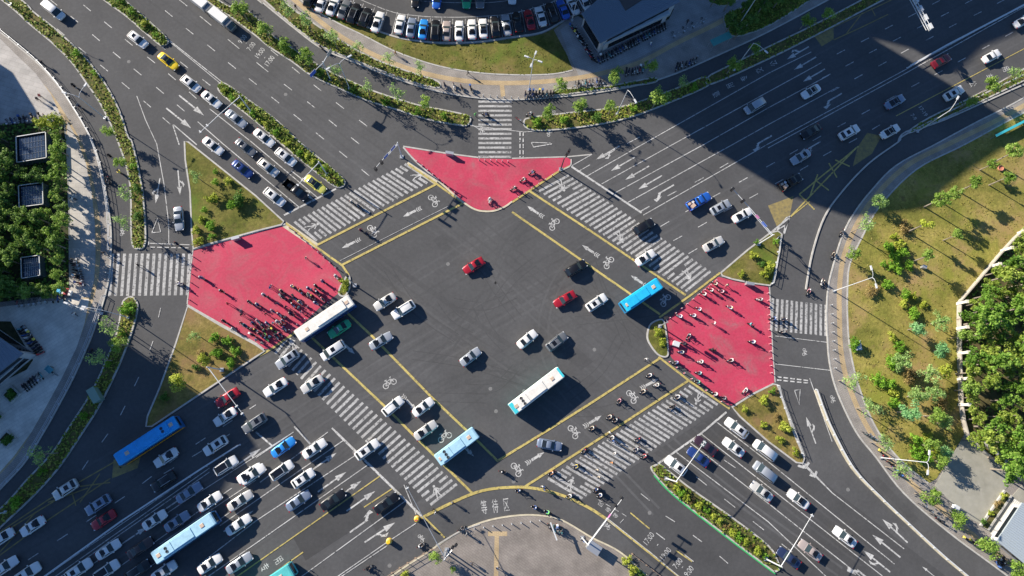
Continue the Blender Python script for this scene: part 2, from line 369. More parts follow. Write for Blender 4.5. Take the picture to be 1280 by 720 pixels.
kerb(P('241,313 237,350 234,380'), h=.03, w=.22, sm=False)
kerb(P('962,358 966,440 969,478'), h=.03, w=.2, sm=False)

# islands and medians: planted beds with a kerb ring
BEDS = []
def bed(name, pts, m, sm=True, cover=6., h=.16, kw=.3, n=4, km=None):
    pp = smooth(pts, n, True) if sm else pts
    struct(slab(name, pp, h, m)); kerb(pts, closed=True, n=n, sm=sm, h=h+.03, w=kw, m=km); BEDS.append((pp, h, cover))
bed('traffic_island', P('231,177 236,178 320,245 355,277 352,281 320,289 262,305 242,311 240,290 238,240 232,200'), GRASSG, sm=False, cover=0)
bed('traffic_island', P('235,383 276,407 320,431 331,439 320,446 190,533 183,533 185,520 200,485 220,430'), GRASSD, sm=False, cover=0)
bed('traffic_island', P('901,341 935,312 963,291 972,289 977,293 974,315 966,352 962,357 940,354 915,349 903,345'), GRASSG, sm=False, cover=0)
bed('traffic_island', P('915,509 940,493 966,480 971,481 975,492 990,537 1005,573 1003,579 995,578 960,552 925,521'), GRASSD, sm=False, cover=0)
bed('traffic_island', P('829,401 820,401 812,407 809,420 812,430 822,443 832,446 835,440 833,420'), GRASSG, cover=0)
bed('traffic_island', P('437,346 437,360 431,370 424,368 425,360 430,352 433,346'), GRASSG, cover=2)
MED = SOIL
bed('median', P('5,2 37,30 67,55 90,78 107,102 125,128 140,158 149,180 159,210 164,242 165,300 172,311 182,303 180,255 176,225 166,180 160,170 150,140 135,110 115,82 95,60 70,37 42,15 27,0 -60,-70 -110,-85'), MED)
bed('median', P('155,376 164,371 171,377 172,388 165,415 152,450 135,487 120,515 104,540 72,587 37,625 0,660 -70,730 -120,760 -100,725 0,637 32,602 65,567 85,537 115,490 135,447 147,415 152,388'), MED)
bed('median', P('130,0 160,22 197,54 205,57 210,50 190,30 155,0 100,-45 60,-75 50,-62'), MED, cover=14)
bed('median', P('273,109 280,120 320,152 352,180 395,215 417,232 427,234 431,227 420,215 377,180 345,150 320,132 282,105'), MED, cover=14)
bed('median', P('272,0 295,5 320,22 337,42 367,62 405,86 445,105 475,117 520,131 560,139 585,145 588,151 583,157 570,156 537,150 495,137 457,125 425,111 390,95 365,77 337,59 320,45 280,15 257,0 170,-75 120,-110 140,-115'), MED)
bed('planting_strip', P('352,0 390,28 430,54 470,75 520,93 547,102 548,110 520,104 475,88 440,74 402,58 367,32 332,2 250,-75 270,-80'), MED)
bed('median', P('655,152 665,147 715,141 775,134 815,122 855,107 880,97 885,107 840,127 790,146 740,157 685,163 660,161'), MED)
bed('median', P('885,97 902,87 960,59 1020,30 1085,-4 1180,-55 1200,-50 1100,2 1020,44 960,74 890,105'), MED, cover=3)
bed('planting_strip', P('692,118 700,112 760,108 815,98 818,103 780,109 740,114 700,119'), MED, h=.2, cover=8)
bed('median', P('1400,20 1280,86 1222,118 1160,148 1135,165 1146,163 1180,148 1240,120 1285,98 1400,40'), MED, cover=4)
bed('median', P('815,588 818,582 825,581 837,590 865,612 915,647 960,682 972,702 974,710 968,714 960,709 890,656 840,616'), MED, cover=5, km=KERB)
mb = MB(); ribbon(mb, [W(*p) for p in smooth(P('817,594 840,618 890,658 960,711 968,716'), 4)], .2, -.02, .26)
struct(mb.obj('median_edge', mat('green_edge_paint', (.03, .42, .12), .6)))
bed('garden_bed', P('905,20 930,8 985,-25 1040,-60 1100,-95 1110,-70 1050,-25 985,18 955,35 925,45 912,42'), GRASSG, cover=14)
bed('garden_bed', P('885,-10 905,8 940,-12 1000,-50 970,-60'), GRASSG, cover=14)

# wear: rolled wheel paths, turning scuffs and old trench patches
WEAR = asphalt('asphalt_wheel_path', .08); SCUFF = asphalt('asphalt_scuff', .073); PALEW = asphalt('asphalt_pale_wear', .095); TRENCH = asphalt('asphalt_trench', .078)
WR_ = random.Random(21); wmb = {k: MB() for k in ('w', 's', 'p')}; wz = [.0012]
def path(pts, off, w, key):
    wz[0] += .00001; pl = [W(*p) for p in smooth(P(pts) if isinstance(pts, str) else pts, 6)]
    ribbon(wmb[key], offset_poly(pl, off), w, wz[0])
LANES = ['830,255 640,365 400,500 200,632 0,765', '845,272 650,385 410,520 210,652 20,780', '900,320 700,430 470,575 260,720', '0,650 160,560 330,455 480,370 700,240 1000,75 1200,-35', '20,690 170,600 345,480 500,390 720,260 1020,105 1270,-25',
  '60,722 250,600 430,482 600,375 800,262 1040,130 1290,0', '100,735 300,605 460,500 640,395 850,275 1080,150 1290,40', '140,750 340,625 500,520 690,410 890,300', '390,262 560,405 720,500 870,600 980,680', '360,250 540,400 700,520 820,640', '1075,712 930,600 800,480 640,340 480,215 330,100 180,-10', '1100,705 950,585 830,475 680,350 510,205 370,110 230,0',
  '1050,715 905,610 760,480 600,330 450,215 300,100', '420,560 520,480 600,380 640,300 720,220 800,170', '845,580 720,500 600,470 480,520 380,600', '800,270 720,320 680,400 700,480 780,560']
for k, s in enumerate(LANES):
    for o_ in (-.85, .85):
        path(s, o_+WR_.uniform(-.1, .1), .42, 'w' if k % 3 else 'p')
for _ in range(16):
    x = WR_.uniform(470, 780); y = WR_.uniform(280, 520); a = WR_.choice((-34, 38, 60, 10))+WR_.uniform(-20, 20); L0 = WR_.uniform(25, 80); c_ = WR_.uniform(-14, 14)
    ca, sa = math.cos(math.radians(a)), math.sin(math.radians(a))
    pt = [(x-ca*L0, y-sa*L0), (x-sa*c_, y+ca*c_), (x+ca*L0, y+sa*L0)]
    for o_ in (0, 1.6): path(pt, o_, .17, 's')
for k, m_, n_ in (('w', WEAR, 'wheel_path'), ('s', SCUFF, 'tyre_scuff'), ('p', PALEW, 'wheel_path')): struct(wmb[k].obj(n_, m_))
for s in ('440,300 446,297 640,430 634,434', '855,545 860,541 912,508 907,503', '560,92 600,70 604,76 564,98', '215,92 262,128 258,134 211,98', '700,440 716,430 742,452 726,463', '540,300 556,291 566,300 549,309', '1090,600 1098,596 1150,650 1142,655', '880,210 940,176 945,184 885,218'):
    struct(slab('trench_patch', P(s), .0026, TRENCH, 0))
# ------------------------------------------------------------------ painted lines
WL = MB(); YL = MB(); ZK = [.008]
def zz():
    ZK[0] += .00025; return ZK[0]
def ln(s, w=.16, mbx=None, dash=None, sm=False):
    pts = P(s) if isinstance(s, str) else s
    pl = [W(*p) for p in (smooth(pts, 6) if sm else pts)]; mbx = mbx or WL
    if not dash: ribbon(mbx, pl, w, zz()); return
    on, off = dash; z = zz(); t = 0.; acc = []
    d = [0.]
    for a, b in zip(pl, pl[1:]): d.append(d[-1]+(b-a).length)
    def at(s_):
        for k in range(len(pl)-1):
            if s_ <= d[k+1] or k == len(pl)-2:
                u = (s_-d[k])/(d[k+1]-d[k]); return pl[k].lerp(pl[k+1], u)
    while t < d[-1]:
        ribbon(mbx, [at(t), at(min(t+on, d[-1]))], w, z); t += on+off
D = (2., 2.9)
# NW arm
def dd(s, L_=2.1, w=.15, mbx=None):
    c = [W(*p) for p in P(s)]
    for k, p in enumerate(c):
        d = (c[min(k+1, len(c)-1)]-c[max(k-1, 0)]).normalized(); ribbon(mbx or WL, [p-d*L_/2, p+d*L_/2], w, zz())
dd('57,-33 83,-12 109,10 135,31 161,53 189,75 215,96 241,119'); dd('67,3 93,24 120,47 146,69 172,90 200,113 226,135'); dd('76,40 103,63 130,85 157,107 184,130 208,151'); dd('149,12 175,36 202,58 230,81 258,103')
ln('171,120 182,150 196,180 205,230 211,280 211,304', .14)
ln('186,304 237,306', .16); ln('210,49 282,106', .16); ln('212,52 280,108', .12)
ln('355,269 420,236', .35)
ln('247,152 279,180 374,259', .16); ln('262,136 315,178 397,247', .16); ln('216,156 224,181', .2); ln('217,156 246,181', .2)
# outbound NW dashes
dd('160,-25 185,-4 211,17 237,39 264,60 290,82 316,102 344,125 372,147 400,170 429,193 457,216'); dd('197,-22 227,2 257,26 292,55 328,84', 3.2); dd('360,109 389,131 416,154 444,176'); dd('343,66 370,88 397,110 425,132 454,154')
ln('588,157 655,165 740,158', .14); ln('588,155 600,162', .12)
# NE arm, inbound
ln('714,208 802,266', .38)
for s in ('734,220 804,180 960,92 1014,65', '752,230 842,180 960,115 1024,80', '769,241 881,180 960,135 1036,94', '785,253 917,180 960,156 1047,109'): ln(s, .16)
ln('804,269 960,180 1132,87 1280,5 1400,-62', .16); ln('960,185 1133,91 1285,6', .16); ln('800,265 812,258', .14)
ln('715,207 740,193', .16)
ln('722,215 775,184 806,168', .14, dash=(3, 3))
dd('1044,112 1073,96 1103,80 1131,64 1162,48 1191,32 1222,17 1251,2 1281,-14'); dd('1033,95 1062,80 1091,64 1121,49 1151,33 1181,18 1211,2 1241,-13'); dd('1022,81 1051,65 1081,50 1111,34 1140,19 1170,3 1200,-12')
dd('806,261 840,242 874,225 905,207'); dd('1261,43 1232,59 1202,75 1173,91 1144,106 1113,123 1082,140 1052,156 1021,173 992,190 963,206 929,225 895,244 862,262 831,280'); dd('1095,159 1066,176 1034,192 1005,210 974,227 942,245 910,262 878,281 847,298'); dd('890,300 866,314 842,328')
ln('1120,145 1280,61 1400,-2', .16, YL)
ln('987,272 1012,252', .2, YL)
# right-hand hatching NE / SW
for s in ('987,272 1070,185', '999,243 1073,183', '999,243 1018,262', '1012,246 1022,218', '1020,226 1036,238', '1036,204 1046,222', '1044,200 1062,208'): ln(s, .28, YL)
DY = [YL]
for pts in ('960,257 992,245 987,271 971,283', '1072,184 1084,166 1102,170 1090,192 1066,208', '1018,45 1042,34 1042,49 1027,58', '142,575 178,562 172,585 140,598'):
    struct(slab('worn_yellow_zone', P(pts), .0035, DULLY, 0))
OY = MB()
for s in ('142,578 60,625 0,665', '138,598 60,650 0,694', '125,592 100,628', '100,608 138,603', '90,615 95,632', '75,622 0,668', '60,628 110,610', '0,690 45,640', '1042,50 1075,35 1110,18', '1042,34 1110,2 1130,-8', '1058,42 1078,16', '1088,8 1094,20'):
    ln(s, .22, OY)
struct(OY.obj('worn_yellow_line', DULLY))
# SW arm
for s in ('320,572 367,540', '325,603 410,540', '275,657 340,612 430,550', '250,705 320,651 455,562', '215,752 320,679 460,581', '375,722 507,626', '330,753 375,722'): ln(s, .16)
for s in ('255,584 55,722', '262,585 67,722 -40,790', '262,590 150,668 40,746', '255,610 100,716', '290,610 130,722', '300,632 160,727', '367,540 250,615', '320,600 200,680'):
    ln(s, .13)
ln('420,540 527,645', .4); ln('320,540 340,557', .3); ln('368,533 388,555', .3); ln('415,535 420,540', .3)
ln('475,595 320,704 240,760', .2, YL); ln('490,611 455,634', .2, YL); ln('337,720 379,690', .2, YL)
ln('420,722 482,679 520,654', .16); ln('423,723 484,682', .16); ln('505,606 520,643', .14)

ln('205,592 305,532 330,518', .15, dash=(2, 3.6)); ln('35,700 160,618 230,565 320,506', .15, dash=(2, 3.6)); ln('103,587 111,575 128,552 136,541 152,517 178,462', .15, dash=(1.8, 3.8)); ln('201,385 198,398 192,425 188,436 177,465', .14, dash=(1.8, 4.5))
# SE arm, inbound
ln('822,580 876,542 908,515', .38)
for s in ('845,565 960,652 1034,722', '861,552 960,629 1075,720', '876,542 960,608 1103,720', '895,527 960,577 1118,705', '1006,583 1040,616 1130,686'): ln(s, .16)
ln('905,575 930,592', .14, dash=(2.5, 4)); ln('870,596 990,690', .14, dash=(2.5, 4)); 
ln('1004,578 1040,616', .2); ln('992,572 1016,591 1040,616', .2); ln('1007,580 1003,584 997,582', .35)
for s in ('998,582 1006,585 1011,578', '1012,593 1018,596 1021,589'): ln(s, .5)
ln('972,285 983,272 988,270', .2)
for s in ('962,292 988,271 980,292', '971,287 981,282 980,291'): ln(s, .4)
# outbound SE
ln('801,617 815,628 832,645 848,655 870,672 884,682 905,700 940,730', .15, dash=(2, 4)); ln('820,666 845,685 880,712', .15, dash=(2, 4.4))
ln('788,641 812,661', .22, YL); ln('845,688 865,702', .22, YL); ln('757,648 800,682 850,722', .3, YL); ln('758,647 815,692 848,720', .14)
ln('742,636 769,658', .1); ln('747,624 783,645 772,657', .1, dash=(1, .7))
# side roads
ln('969,420 1034,428', .14); ln('969,455 1038,463', .14); ln('971,471 1012,476', .25, dash=(.9, .4)); ln('971,475 1012,479', .25, dash=(.9, .4)); ln('1012,473 1040,552', .16)
ln('650,165 650,197', .25, dash=(.9, .4)); ln('654,165 654,197', .25, dash=(.9, .4))
ln('186,302 186,306', .2); ln('188,309 236,310', .2, dash=(.9, .4))
ln('664,178 667,184 690,180', .2); ln('664,178 688,179', .15)
ln('190,291 197,273 201,290 190,291', .2); ln('993,488 999,506 1000,487 993,488', .2)
# yellow cycle-lane frames
for s in ('397,306 546,230', '428,331 579,254', '662,239 740,290 857,369', '640,265 777,360 825,393', '390,422 480,507 514,541 591,617', '435,392 465,420 540,497 598,552 623,577', '622,576 681,540 740,503 826,447', '655,609 762,540 860,476'):
    ln(s, .42, YL)
for s in ('357,279 397,310 428,332 436,344', '511,206 546,230 579,254', '640,253 697,215 712,208', '900,341 866,367 824,397', '823,446 860,475 912,511', '436,374 367,417 338,437 322,446'):
    ln(s, .4, YL)
ln('522,650 557,632 591,617 615,611 640,609 655,609 677,612 705,620 735,634 757,648', .5, YL, sm=True); ln('530,646 556,672', .3, YL)
ln('425,326 500,288 560,258', .09); 
struct(WL.obj('lane_line', WHITE)); struct(YL.obj('yellow_line', YELLOW))
CE = MB()
for s in ('509,204 546,228', '355,280 396,308'): ribbon(CE, [W(*p) for p in P(s)], 1.2, .007)
struct(CE.obj('cream_edge', CREAM))
# ------------------------------------------------------------------ zebra crossings
def zebra(a0, a1, b0, b1, n, w=.5, short=()):
    mb = MB()
    for k in range(n):
        t = k/(n-1)
        p = W(a0[0]+(a1[0]-a0[0])*t, a0[1]+(a1[1]-a0[1])*t); q = W(b0[0]+(b1[0]-b0[0])*t, b0[1]+(b1[1]-b0[1])*t)
        if k in short:
            ribbon(mb, [p, p.lerp(q, .28)], w, .0075); ribbon(mb, [p.lerp(q, .68), q], w, .0075)
        else: ribbon(mb, [p, q], w, .0075)
    struct(mb.obj('zebra_crossing', ZEBRA))
zebra((368, 277), (506, 205), (396, 301), (540, 226), 25, short=(1, 2, 22, 23))
zebra((674, 239), (857, 364), (711, 219), (888, 339), 33, .48, short=(3, 28))
zebra((344, 442), (538, 631), (360, 422), (571, 605), 37, .48, short=(2, 34))
zebra((861, 482), (685, 598), (897, 506), (728, 623), 32, .48, short=(1, 2, 28, 29))
zebra((598, 127), (598, 196), (640, 127), (639, 196), 13, .46)
zebra((141, 317), (237, 317), (137, 370), (234, 369), 14, .55)
zebra((966, 373), (1032, 381), (964, 413), (1032, 420), 12, .5)
# ------------------------------------------------------------------ arrows, cycle and walker symbols, writing
SY = MB()
def sym(px, py, a, polys, sc=1., z=.017):
    o = W(px, py); th = ang(px, py, a); c, s = math.cos(th), math.sin(th)
    for pl in polys:
        z += .0002
        SY.quad([(o.x+sc*(x*c-y*s), o.y+sc*(x*s+y*c), z) for x, y in pl])
def stroke(p, q, w):
    d = Vector((q[0]-p[0], q[1]-p[1])); d.normalize(); n = Vector((-d.y, d.x))*w/2
    return [(p[0]-n.x, p[1]-n.y), (q[0]-n.x, q[1]-n.y), (q[0]+n.x, q[1]+n.y), (p[0]+n.x, p[1]+n.y)]
def ring(cx, cy, r, w, n=14):
    o = []
    for k in range(n):
        a, b = 2*PI*k/n, 2*PI*(k+1)/n
        o.append([(cx+(r-w)*math.cos(a), cy+(r-w)*math.sin(a)), (cx+r*math.cos(a), cy+r*math.sin(a)), (cx+r*math.cos(b), cy+r*math.sin(b)), (cx+(r-w)*math.cos(b), cy+(r-w)*math.sin(b))])
    return o
STRAIGHT = [[(-3.2, -.13), (.6, -.13), (.6, .13), (-3.2, .13)], [(.6, -.5), (2.6, 0), (.6, .5)]]
LEFT = [[(-3, -.15), (.8, -.15), (.8, .15), (-3, .15)], [(.3, .15), (1.0, .15), (1.6, .75), (.9, .75)], [(.4, .75), (2.3, .55), (2.0, 1.25), (1.5, 1.15)]]
RIGHT = [[(x, -y) for x, y in q][::-1] for q in LEFT]
COMBO = STRAIGHT+[[(-.9, .13), (-.5, .13), (.1, .7), (-.3, .7)], [(-.7, .65), (.9, .75), (.3, 1.15)]]
COMBR = [[(x, -y) for x, y in q][::-1] for q in COMBO]
CHEV = [[(1.2, -.6), (3., 0), (1.2, .6)], [(-.9, -.33), (1.2, -.33), (1.2, .33), (-.9, .33)]]+[q for k in range(3) for q in ([(-1.3-.5*k, 0), (-1.05-.5*k, 0), (-1.35-.5*k, .6), (-1.6-.5*k, .6)], [(-1.6-.5*k, -.6), (-1.35-.5*k, -.6), (-1.05-.5*k, 0), (-1.3-.5*k, 0)])]
BIKE = ring(-.85, 0, .62, .17)+ring(.95, 0, .62, .17)+[stroke(*t, .17) for t in (((-.85, 0), (-.3, .75)), ((-.3, .75), (.65, .75)), ((.65, .75), (.1, -.05)), ((.1, -.05), (-.85, 0)), ((.1, -.05), (-.4, 1.0)), ((.95, 0), (.6, 1.15)), ((.6, 1.15), (.95, 1.2)), ((-.65, 1.02), (-.15, 1.02)))]
WALK = [[(1.35+.24*math.cos(k*PI/4), .24*math.sin(k*PI/4)) for k in range(8)], [(.15, -.22), (.15, .22), (1.05, .26), (1.05, -.26)]]+[stroke(*t, .19) for t in (((.2, .1), (-.45, .4)), ((-.45, .4), (-1.15, .55)), ((.2, -.1), (-.5, -.2)), ((-.5, -.2), (-1.1, -.62)), ((.95, .2), (.35, .65)), ((.95, -.2), (.45, -.6)))]
for x, y, a in ((777, 206, 150), (795, 217, 150), (811, 229, 150), (1005, 80, 150), (1016, 95, 150)): sym(x, y, a, STRAIGHT)
sym(758, 192, 150, COMBO); sym(996, 67, 150, COMBR); sym(827, 240, 150, LEFT); sym(1038, 125, 150, LEFT); sym(1010, 186, 150, COMBO); sym(950, 178, 150, LEFT)
for x, y in ((241, 133), (225, 149)): sym(x, y, 39, STRAIGHT, 1.15)
sym(197, 240, 100, COMBR, .9); sym(224, 230, 85, COMBO, .9); sym(382, 242, 38, COMBO, .8); sym(375, 222, 38, STRAIGHT, .7)
for x, y in ((417, 601), (436, 612), (453, 625), (310, 572), (405, 577), (300, 650)): sym(x, y, -35, STRAIGHT, 1.05)
sym(455, 653, -35, LEFT); sym(477, 664, -33, COMBR, 1.1); sym(170, 668, -34, STRAIGHT, .9); sym(222, 626, -34, STRAIGHT, .9)
sym(1106, 681, 219, STRAIGHT, 1.1); sym(1094, 700, 219, COMBO, 1.05); sym(1117, 662, 223, COMBR, 1.05); sym(1076, 716, 219, LEFT, 1.1); sym(1013, 536, 250, COMBR, .9); sym(1160, 714, 219, STRAIGHT, .5)
for x, y, a in ((516, 265, 154), (440, 304, 154), (670, 265, 214), (739, 314, 214), (811, 480, -29), (740, 527, -32), (668, 573, -32), (433, 433, 42), (511, 503, 45), (582, 560, 45), (800, 352, 214)): sym(x, y, a, CHEV, .72)
for x, y, a in ((541, 251, 60), (465, 289, 60), (693, 281, 305), (761, 329, 305), (832, 376, 305), (487, 480, -30), (556, 547, -30), (789, 496, 60), (716, 540, 60), (645, 587, 60)): sym(x, y, a, BIKE, .92)
for x, y, a in ((1005, 440, 95), (1040, 499, 80), (758, 658, 40), (526, 673, 60), (687, 167, 300), (602, 162, 90), (690, 139, 200), (152, 290, 90)): sym(x, y, a, BIKE, .5)
for x, y, a in ((521, 220, -20), (389, 284, -25), (701, 231, 60), (774, 295, 60), (859, 343, 60), (367, 431, 240), (547, 616, 240), (873, 496, 110), (713, 606, 290)): sym(x, y, a, WALK, 1.0)
struct(SY.obj('road_symbol', WHITE))
def write(s, px, py, a, size, stretch=1., z=.02, m=None, name='road_writing', h=None):
    c = bpy.data.curves.new('t', 'FONT'); c.body = s; c.align_x = 'CENTER'; c.align_y = 'CENTER'; c.resolution_u = 3; c.size = 1
    t = bpy.data.objects.new('t', c); COL.objects.link(t)
    me = bpy.data.meshes.new_from_object(t.evaluated_get(bpy.context.evaluated_depsgraph_get())); bpy.data.objects.remove(t)
    me.materials.clear(); me.materials.append(m or WHITE); me.name = name
    if len(me.vertices) == 0: return
    xs = [v.co.x for v in me.vertices]; ys = [v.co.y for v in me.vertices]
    cx, cy = (min(xs)+max(xs))/2, (min(ys)+max(ys))/2
    for v in me.vertices: v.co = Vector(((v.co.x-cx)*size, (v.co.y-cy)*size*stretch, 0))
    o = link(name, me, None, W(px, py)+Vector((0, 0, z)), ang(px, py, a)); return struct(o)
# text runs across the lane; 'a' is the image direction of the reading
for k, s in enumerate('等待区'): write(s, 605+k*14, 634-k*1.6, -8, 1.15, 2.3)
for k, s in enumerate('区待等'): write(s, 751+k*9.2, 630+k*7.2, 305, .85, 1.2)
for s, x, y in (('17:00', 811, 673), ('19:00', 832, 692), ('7:00', 847, 704), ('9:00', 861, 714)): write(s, x, y, 307, 1.15, 1.3)
for x, y in ((822, 681), (853, 709)): write('-', x, y, 307, 1.3, 1)
for s, x, y in (('17:00', 337, 76), ('19:00', 325, 66), ('7:00', 314, 58), ('9:00', 303, 49)): write(s, x, y, 308, 1.15, 1.3)
for x, y in ((331, 72), (308, 54)): write('-', x, y, 308, 1.3, 1)
for s, x, y in (('公', 967, 79), ('交', 949, 88), ('专', 930, 98), ('用', 913, 107), ('道', 895, 118)): write(s, x, y, 240, 1.2, 1.5)
for s, x, y in (('公', 1216, 105), ('车', 1237, 96), ('用', 1257, 86)): write(s, x, y, 60, 1.25, 1.5)
write('17-19', 1154, 139, 55, 1.1, 1.1); write('7-9', 1142, 146, 55, 1.1, 1.1)
write('专', 331, 709, 56, 1.2, 1.5); write('用', 348, 700, 56, 1.2, 1.5)
# ------------------------------------------------------------------ vehicles
def grid_panel(pts4, n=4, m=3, lift=.012, fz=None):
    a, b, c, d = [Vector(p) for p in pts4]; v = []; f = []
    for i in range(n+1):
        for j in range(m+1):
            u, w = i/n, j/m; v.append(a.lerp(b, u).lerp(d.lerp(c, u), w)+Vector((0, 0, lift)))
    for i in range(n):
        for j in range(m):
            k = i*(m+1)+j; f.append((k, k+m+1, k+m+2, k+1))
    return v, f
def car_shape(L, Wd, Hh, kind):
    h = L/2; w = Wd/2
    if kind == 'sedan':
        bd = [(h, .62*w, .55, .66), (h-.1, .8*w, .5, .72), (h-.45, .95*w, .3, .80), (h-1.2, w, .25, .9), (0, w, .25, .95), (-h+1.1, w, .25, .98), (-h+.45, .95*w, .3, .98), (-h+.1, .84*w, .45, .93), (-h, .68*w, .5, .85)]
        cb = [(h-1.35, .80, .92, .80), (h-2.15, .72, Hh-.06, .62), (h-2.7, .74, Hh, .63), (-h+1.75, .73, Hh-.05, .61), (-h+.75, .76, .99, .74)]
    elif kind == 'suv':
        bd = [(h, .7*w, .55, .8), (h-.1, .84*w, .5, .88), (h-.4, .95*w, .3, .96), (h-1.1, w, .28, 1.05), (0, w, .28, 1.08), (-h+.8, w, .28, 1.1), (-h+.25, .95*w, .35, 1.1), (-h+.02, .85*w, .5, 1.05), (-h, .78*w, .55, .95)]
        cb = [(h-1.2, .82, 1.05, .82), (h-1.95, .76, Hh-.06, .68), (h-2.6, .77, Hh, .69), (-h+.75, .76, Hh-.05, .67), (-h+.15, .78, 1.1, .74)]
    elif kind == 'van':
        bd = [(h, .7*w, .5, .85), (h-.1, .86*w, .45, .92), (h-.4, .96*w, .3, 1.02), (h-.9, w, .28, 1.1), (0, w, .28, 1.12), (-h+.8, w, .28, 1.12), (-h+.2, .97*w, .35, 1.12), (-h+.02, .9*w, .5, 1.1), (-h, .86*w, .55, 1.0)]
        cb = [(h-.75, .84, 1.08, .84), (h-1.6, .80, Hh-.06, .74), (h-2.2, .81, Hh, .75), (-h+.4, .80, Hh-.03, .74), (-h+.06, .80, 1.12, .77)]
    else:  # pickup
        bd = [(h, .7*w, .6, .88), (h-.1, .86*w, .5, .95), (h-.4, .96*w, .32, 1.02), (h-1.2, w, .3, 1.08), (.4, w, .3, 1.1), (-.55, w, .3, 1.1), (-.6, w, .3, 1.1)]
        cb = [(h-1.3, .82, 1.08, .82), (h-1.95, .76, Hh-.06, .68), (h-2.4, .77, Hh, .69), (-.15, .76, Hh-.04, .67), (-.5, .78, 1.1, .74)]
    return bd, cb, h, w
def car_parts(kind, L, Wd, Hh):
    bd, cb, h, w = car_shape(L, Wd, Hh, kind); out = {}
    secs = []
    for x, hw, zb, zt in bd:
        r = [(x, -hw*.9, zb), (x, -hw, zb+.18), (x, -hw*.99, zt-.16), (x, -hw*.93, zt-.04), (x, -hw*.7, zt), (x, 0, zt+.035)]
        secs.append(r+[(x, -p[1], p[2]) for p in r[-2::-1]])
    v, f = loft(secs); n0 = len(v)
    if kind == 'pickup':
        mb = MB()
        for s in (-1, 1): mb.box((-.6-(h-.6)/2, s*(w-.06), .78), (h-.6, .12, .76))
        mb.box((-h+.05, 0, .78), (.1, 2*w-.24, .74)); mb.box((-.6-(h-.6)/2, 0, .55), (h-.62, 2*w-.25, .1))
        v += mb.v; f += [tuple(k+n0 for k in q) for q in mb.f]; n0 = len(v)
    secs = []
    for x, wb, zt, wt in cb:
        zb = .8; q = w/.9
        r = [(x, -wb*q, zb), (x, -(wb*.55+wt*.45)*q, (zt+zb)/2+.02), (x, -wt*q, zt-.045), (x, -wt*q*.8, zt-.005), (x, 0, zt+.02)]
        secs.append(r+[(x, -p[1], p[2]) for p in r[-2::-1]])
    v2, f2 = loft(secs, False)
    v += v2; f += [tuple(k+n0 for k in q) for q in f2]
    out['body'] = (v, f)
    q = w/.9
    def pan(i, j, a, b, ka, kb, lift):
        (x0, wb0, z0, wt0), (x1, wb1, z1, wt1) = cb[i], cb[j]
        def pt(t, s, k): 
            x = x0+(x1-x0)*t; z = z0+(z1-z0)*t; wt = (wt0+(wt1-wt0)*t)*q*k; return (x, s*wt, z+lift)
        return [pt(a, -1, ka), pt(b, -1, kb), pt(b, 1, kb), pt(a, 1, ka)]
    out['windscreen'] = grid_panel(pan(0, 1, .06, .93, .97, .93, .03))
    if kind == 'van' : out['rear_window'] = grid_panel(pan(3, 4, .12, .6, .93, .93, .04))
    else: out['rear_window'] = grid_panel(pan(3, 4, .08, .82, .93, .95, .03))
    for s in (-1, 1):
        P_ = []
        xs0 = cb[0][0]-.25; xs1 = cb[1][0]-.08; xs2 = cb[3][0]+.02; xs3 = cb[4][0]+.35 if kind != 'van' else cb[4][0]+.25
        zt = Hh-.13; zb = cb[0][2]+.03
        wt = cb[2][3]*q+.03; wb = (cb[2][1]*.66+cb[2][3]*.34)*q+.055
        P_ = [(xs0, s*wb, zb), (xs1, s*wt, zt), (xs2, s*wt, zt), (xs3, s*wb, zb)]
        out['side_window_%d' % s] = (P_, [(0, 1, 2, 3) if s < 0 else (3, 2, 1, 0)])
    zr = Hh+.022
    x0 = cb[2][0]-.0; x1 = x0-.75
    ww = .4*q
    out['sunroof'] = ([(x0, -ww, zr), (x1, -ww, zr), (x1, ww, zr), (x0, ww, zr)], [(3, 2, 1, 0)])
    xa = cb[1][0]-.05; xb = cb[3][0]-.02; ww = .56*q; zr = Hh+.03
    xm = (xa+xb)/2
    out['glass_roof'] = ([(xa, -ww, Hh-.005), (cb[2][0], -ww, zr), (xm, -ww, zr), (xb, -ww, Hh-.005), (xb, ww, Hh-.005), (xm, ww, zr), (cb[2][0], ww, zr), (xa, ww, Hh-.005)], [(0, 1, 6, 7)[::-1], (1, 2, 5, 6)[::-1], (2, 3, 4, 5)[::-1]])
    for s in (-1, 1):
        mb = MB(); mb.box((cb[0][0]-.28, s*(w+.07), cb[0][2]+.08), (.16, .2, .14)); out['mirror_%d' % s] = (mb.v, mb.f)
        mb = MB(); b = bd[1]; mb.box((h-.2, s*b[1]*.8, b[3]-.06), (.3, .34, .1), s*-.35); out['headlight_%d' % s] = (mb.v, mb.f)
        if kind != 'pickup': mb = MB(); mb.box((-h+.1, s*w*.7, .86), (.14, .4, .12), s*.25); out['taillight_%d' % s] = (mb.v, mb.f)
        else: mb = MB(); mb.box((-h+.06, s*(w-.05), .9), (.14, .14, .3)); out['taillight_%d' % s] = (mb.v, mb.f)
    return out, h, w
WHEEL = None
def wheel_mesh(r=.33, t=.22):
    secs = []
    for y, q in ((-t/2, r*.62), (-t/2, r*.93), (-t*.3, r), (t*.3, r), (t/2, r*.93), (t/2, r*.62)):
        secs.append([(q*math.cos(2*PI*k/14), y, q*math.sin(2*PI*k/14)) for k in range(14)])
    v, f = loft(secs); idx = [0]*(len(f)-2)+[1, 1]
    return mesh('wheel', v, f, [TYRE, ALLOY], idx, False)
WHEEL = wheel_mesh(); WHEELB = wheel_mesh(.48, .28)
SPEC = {'s': ('sedan', 4.65, 1.8, 1.46), 'u': ('suv', 4.6, 1.86, 1.66), 'v': ('van', 4.85, 1.84, 1.86), 'p': ('pickup', 5.3, 1.88, 1.8)}
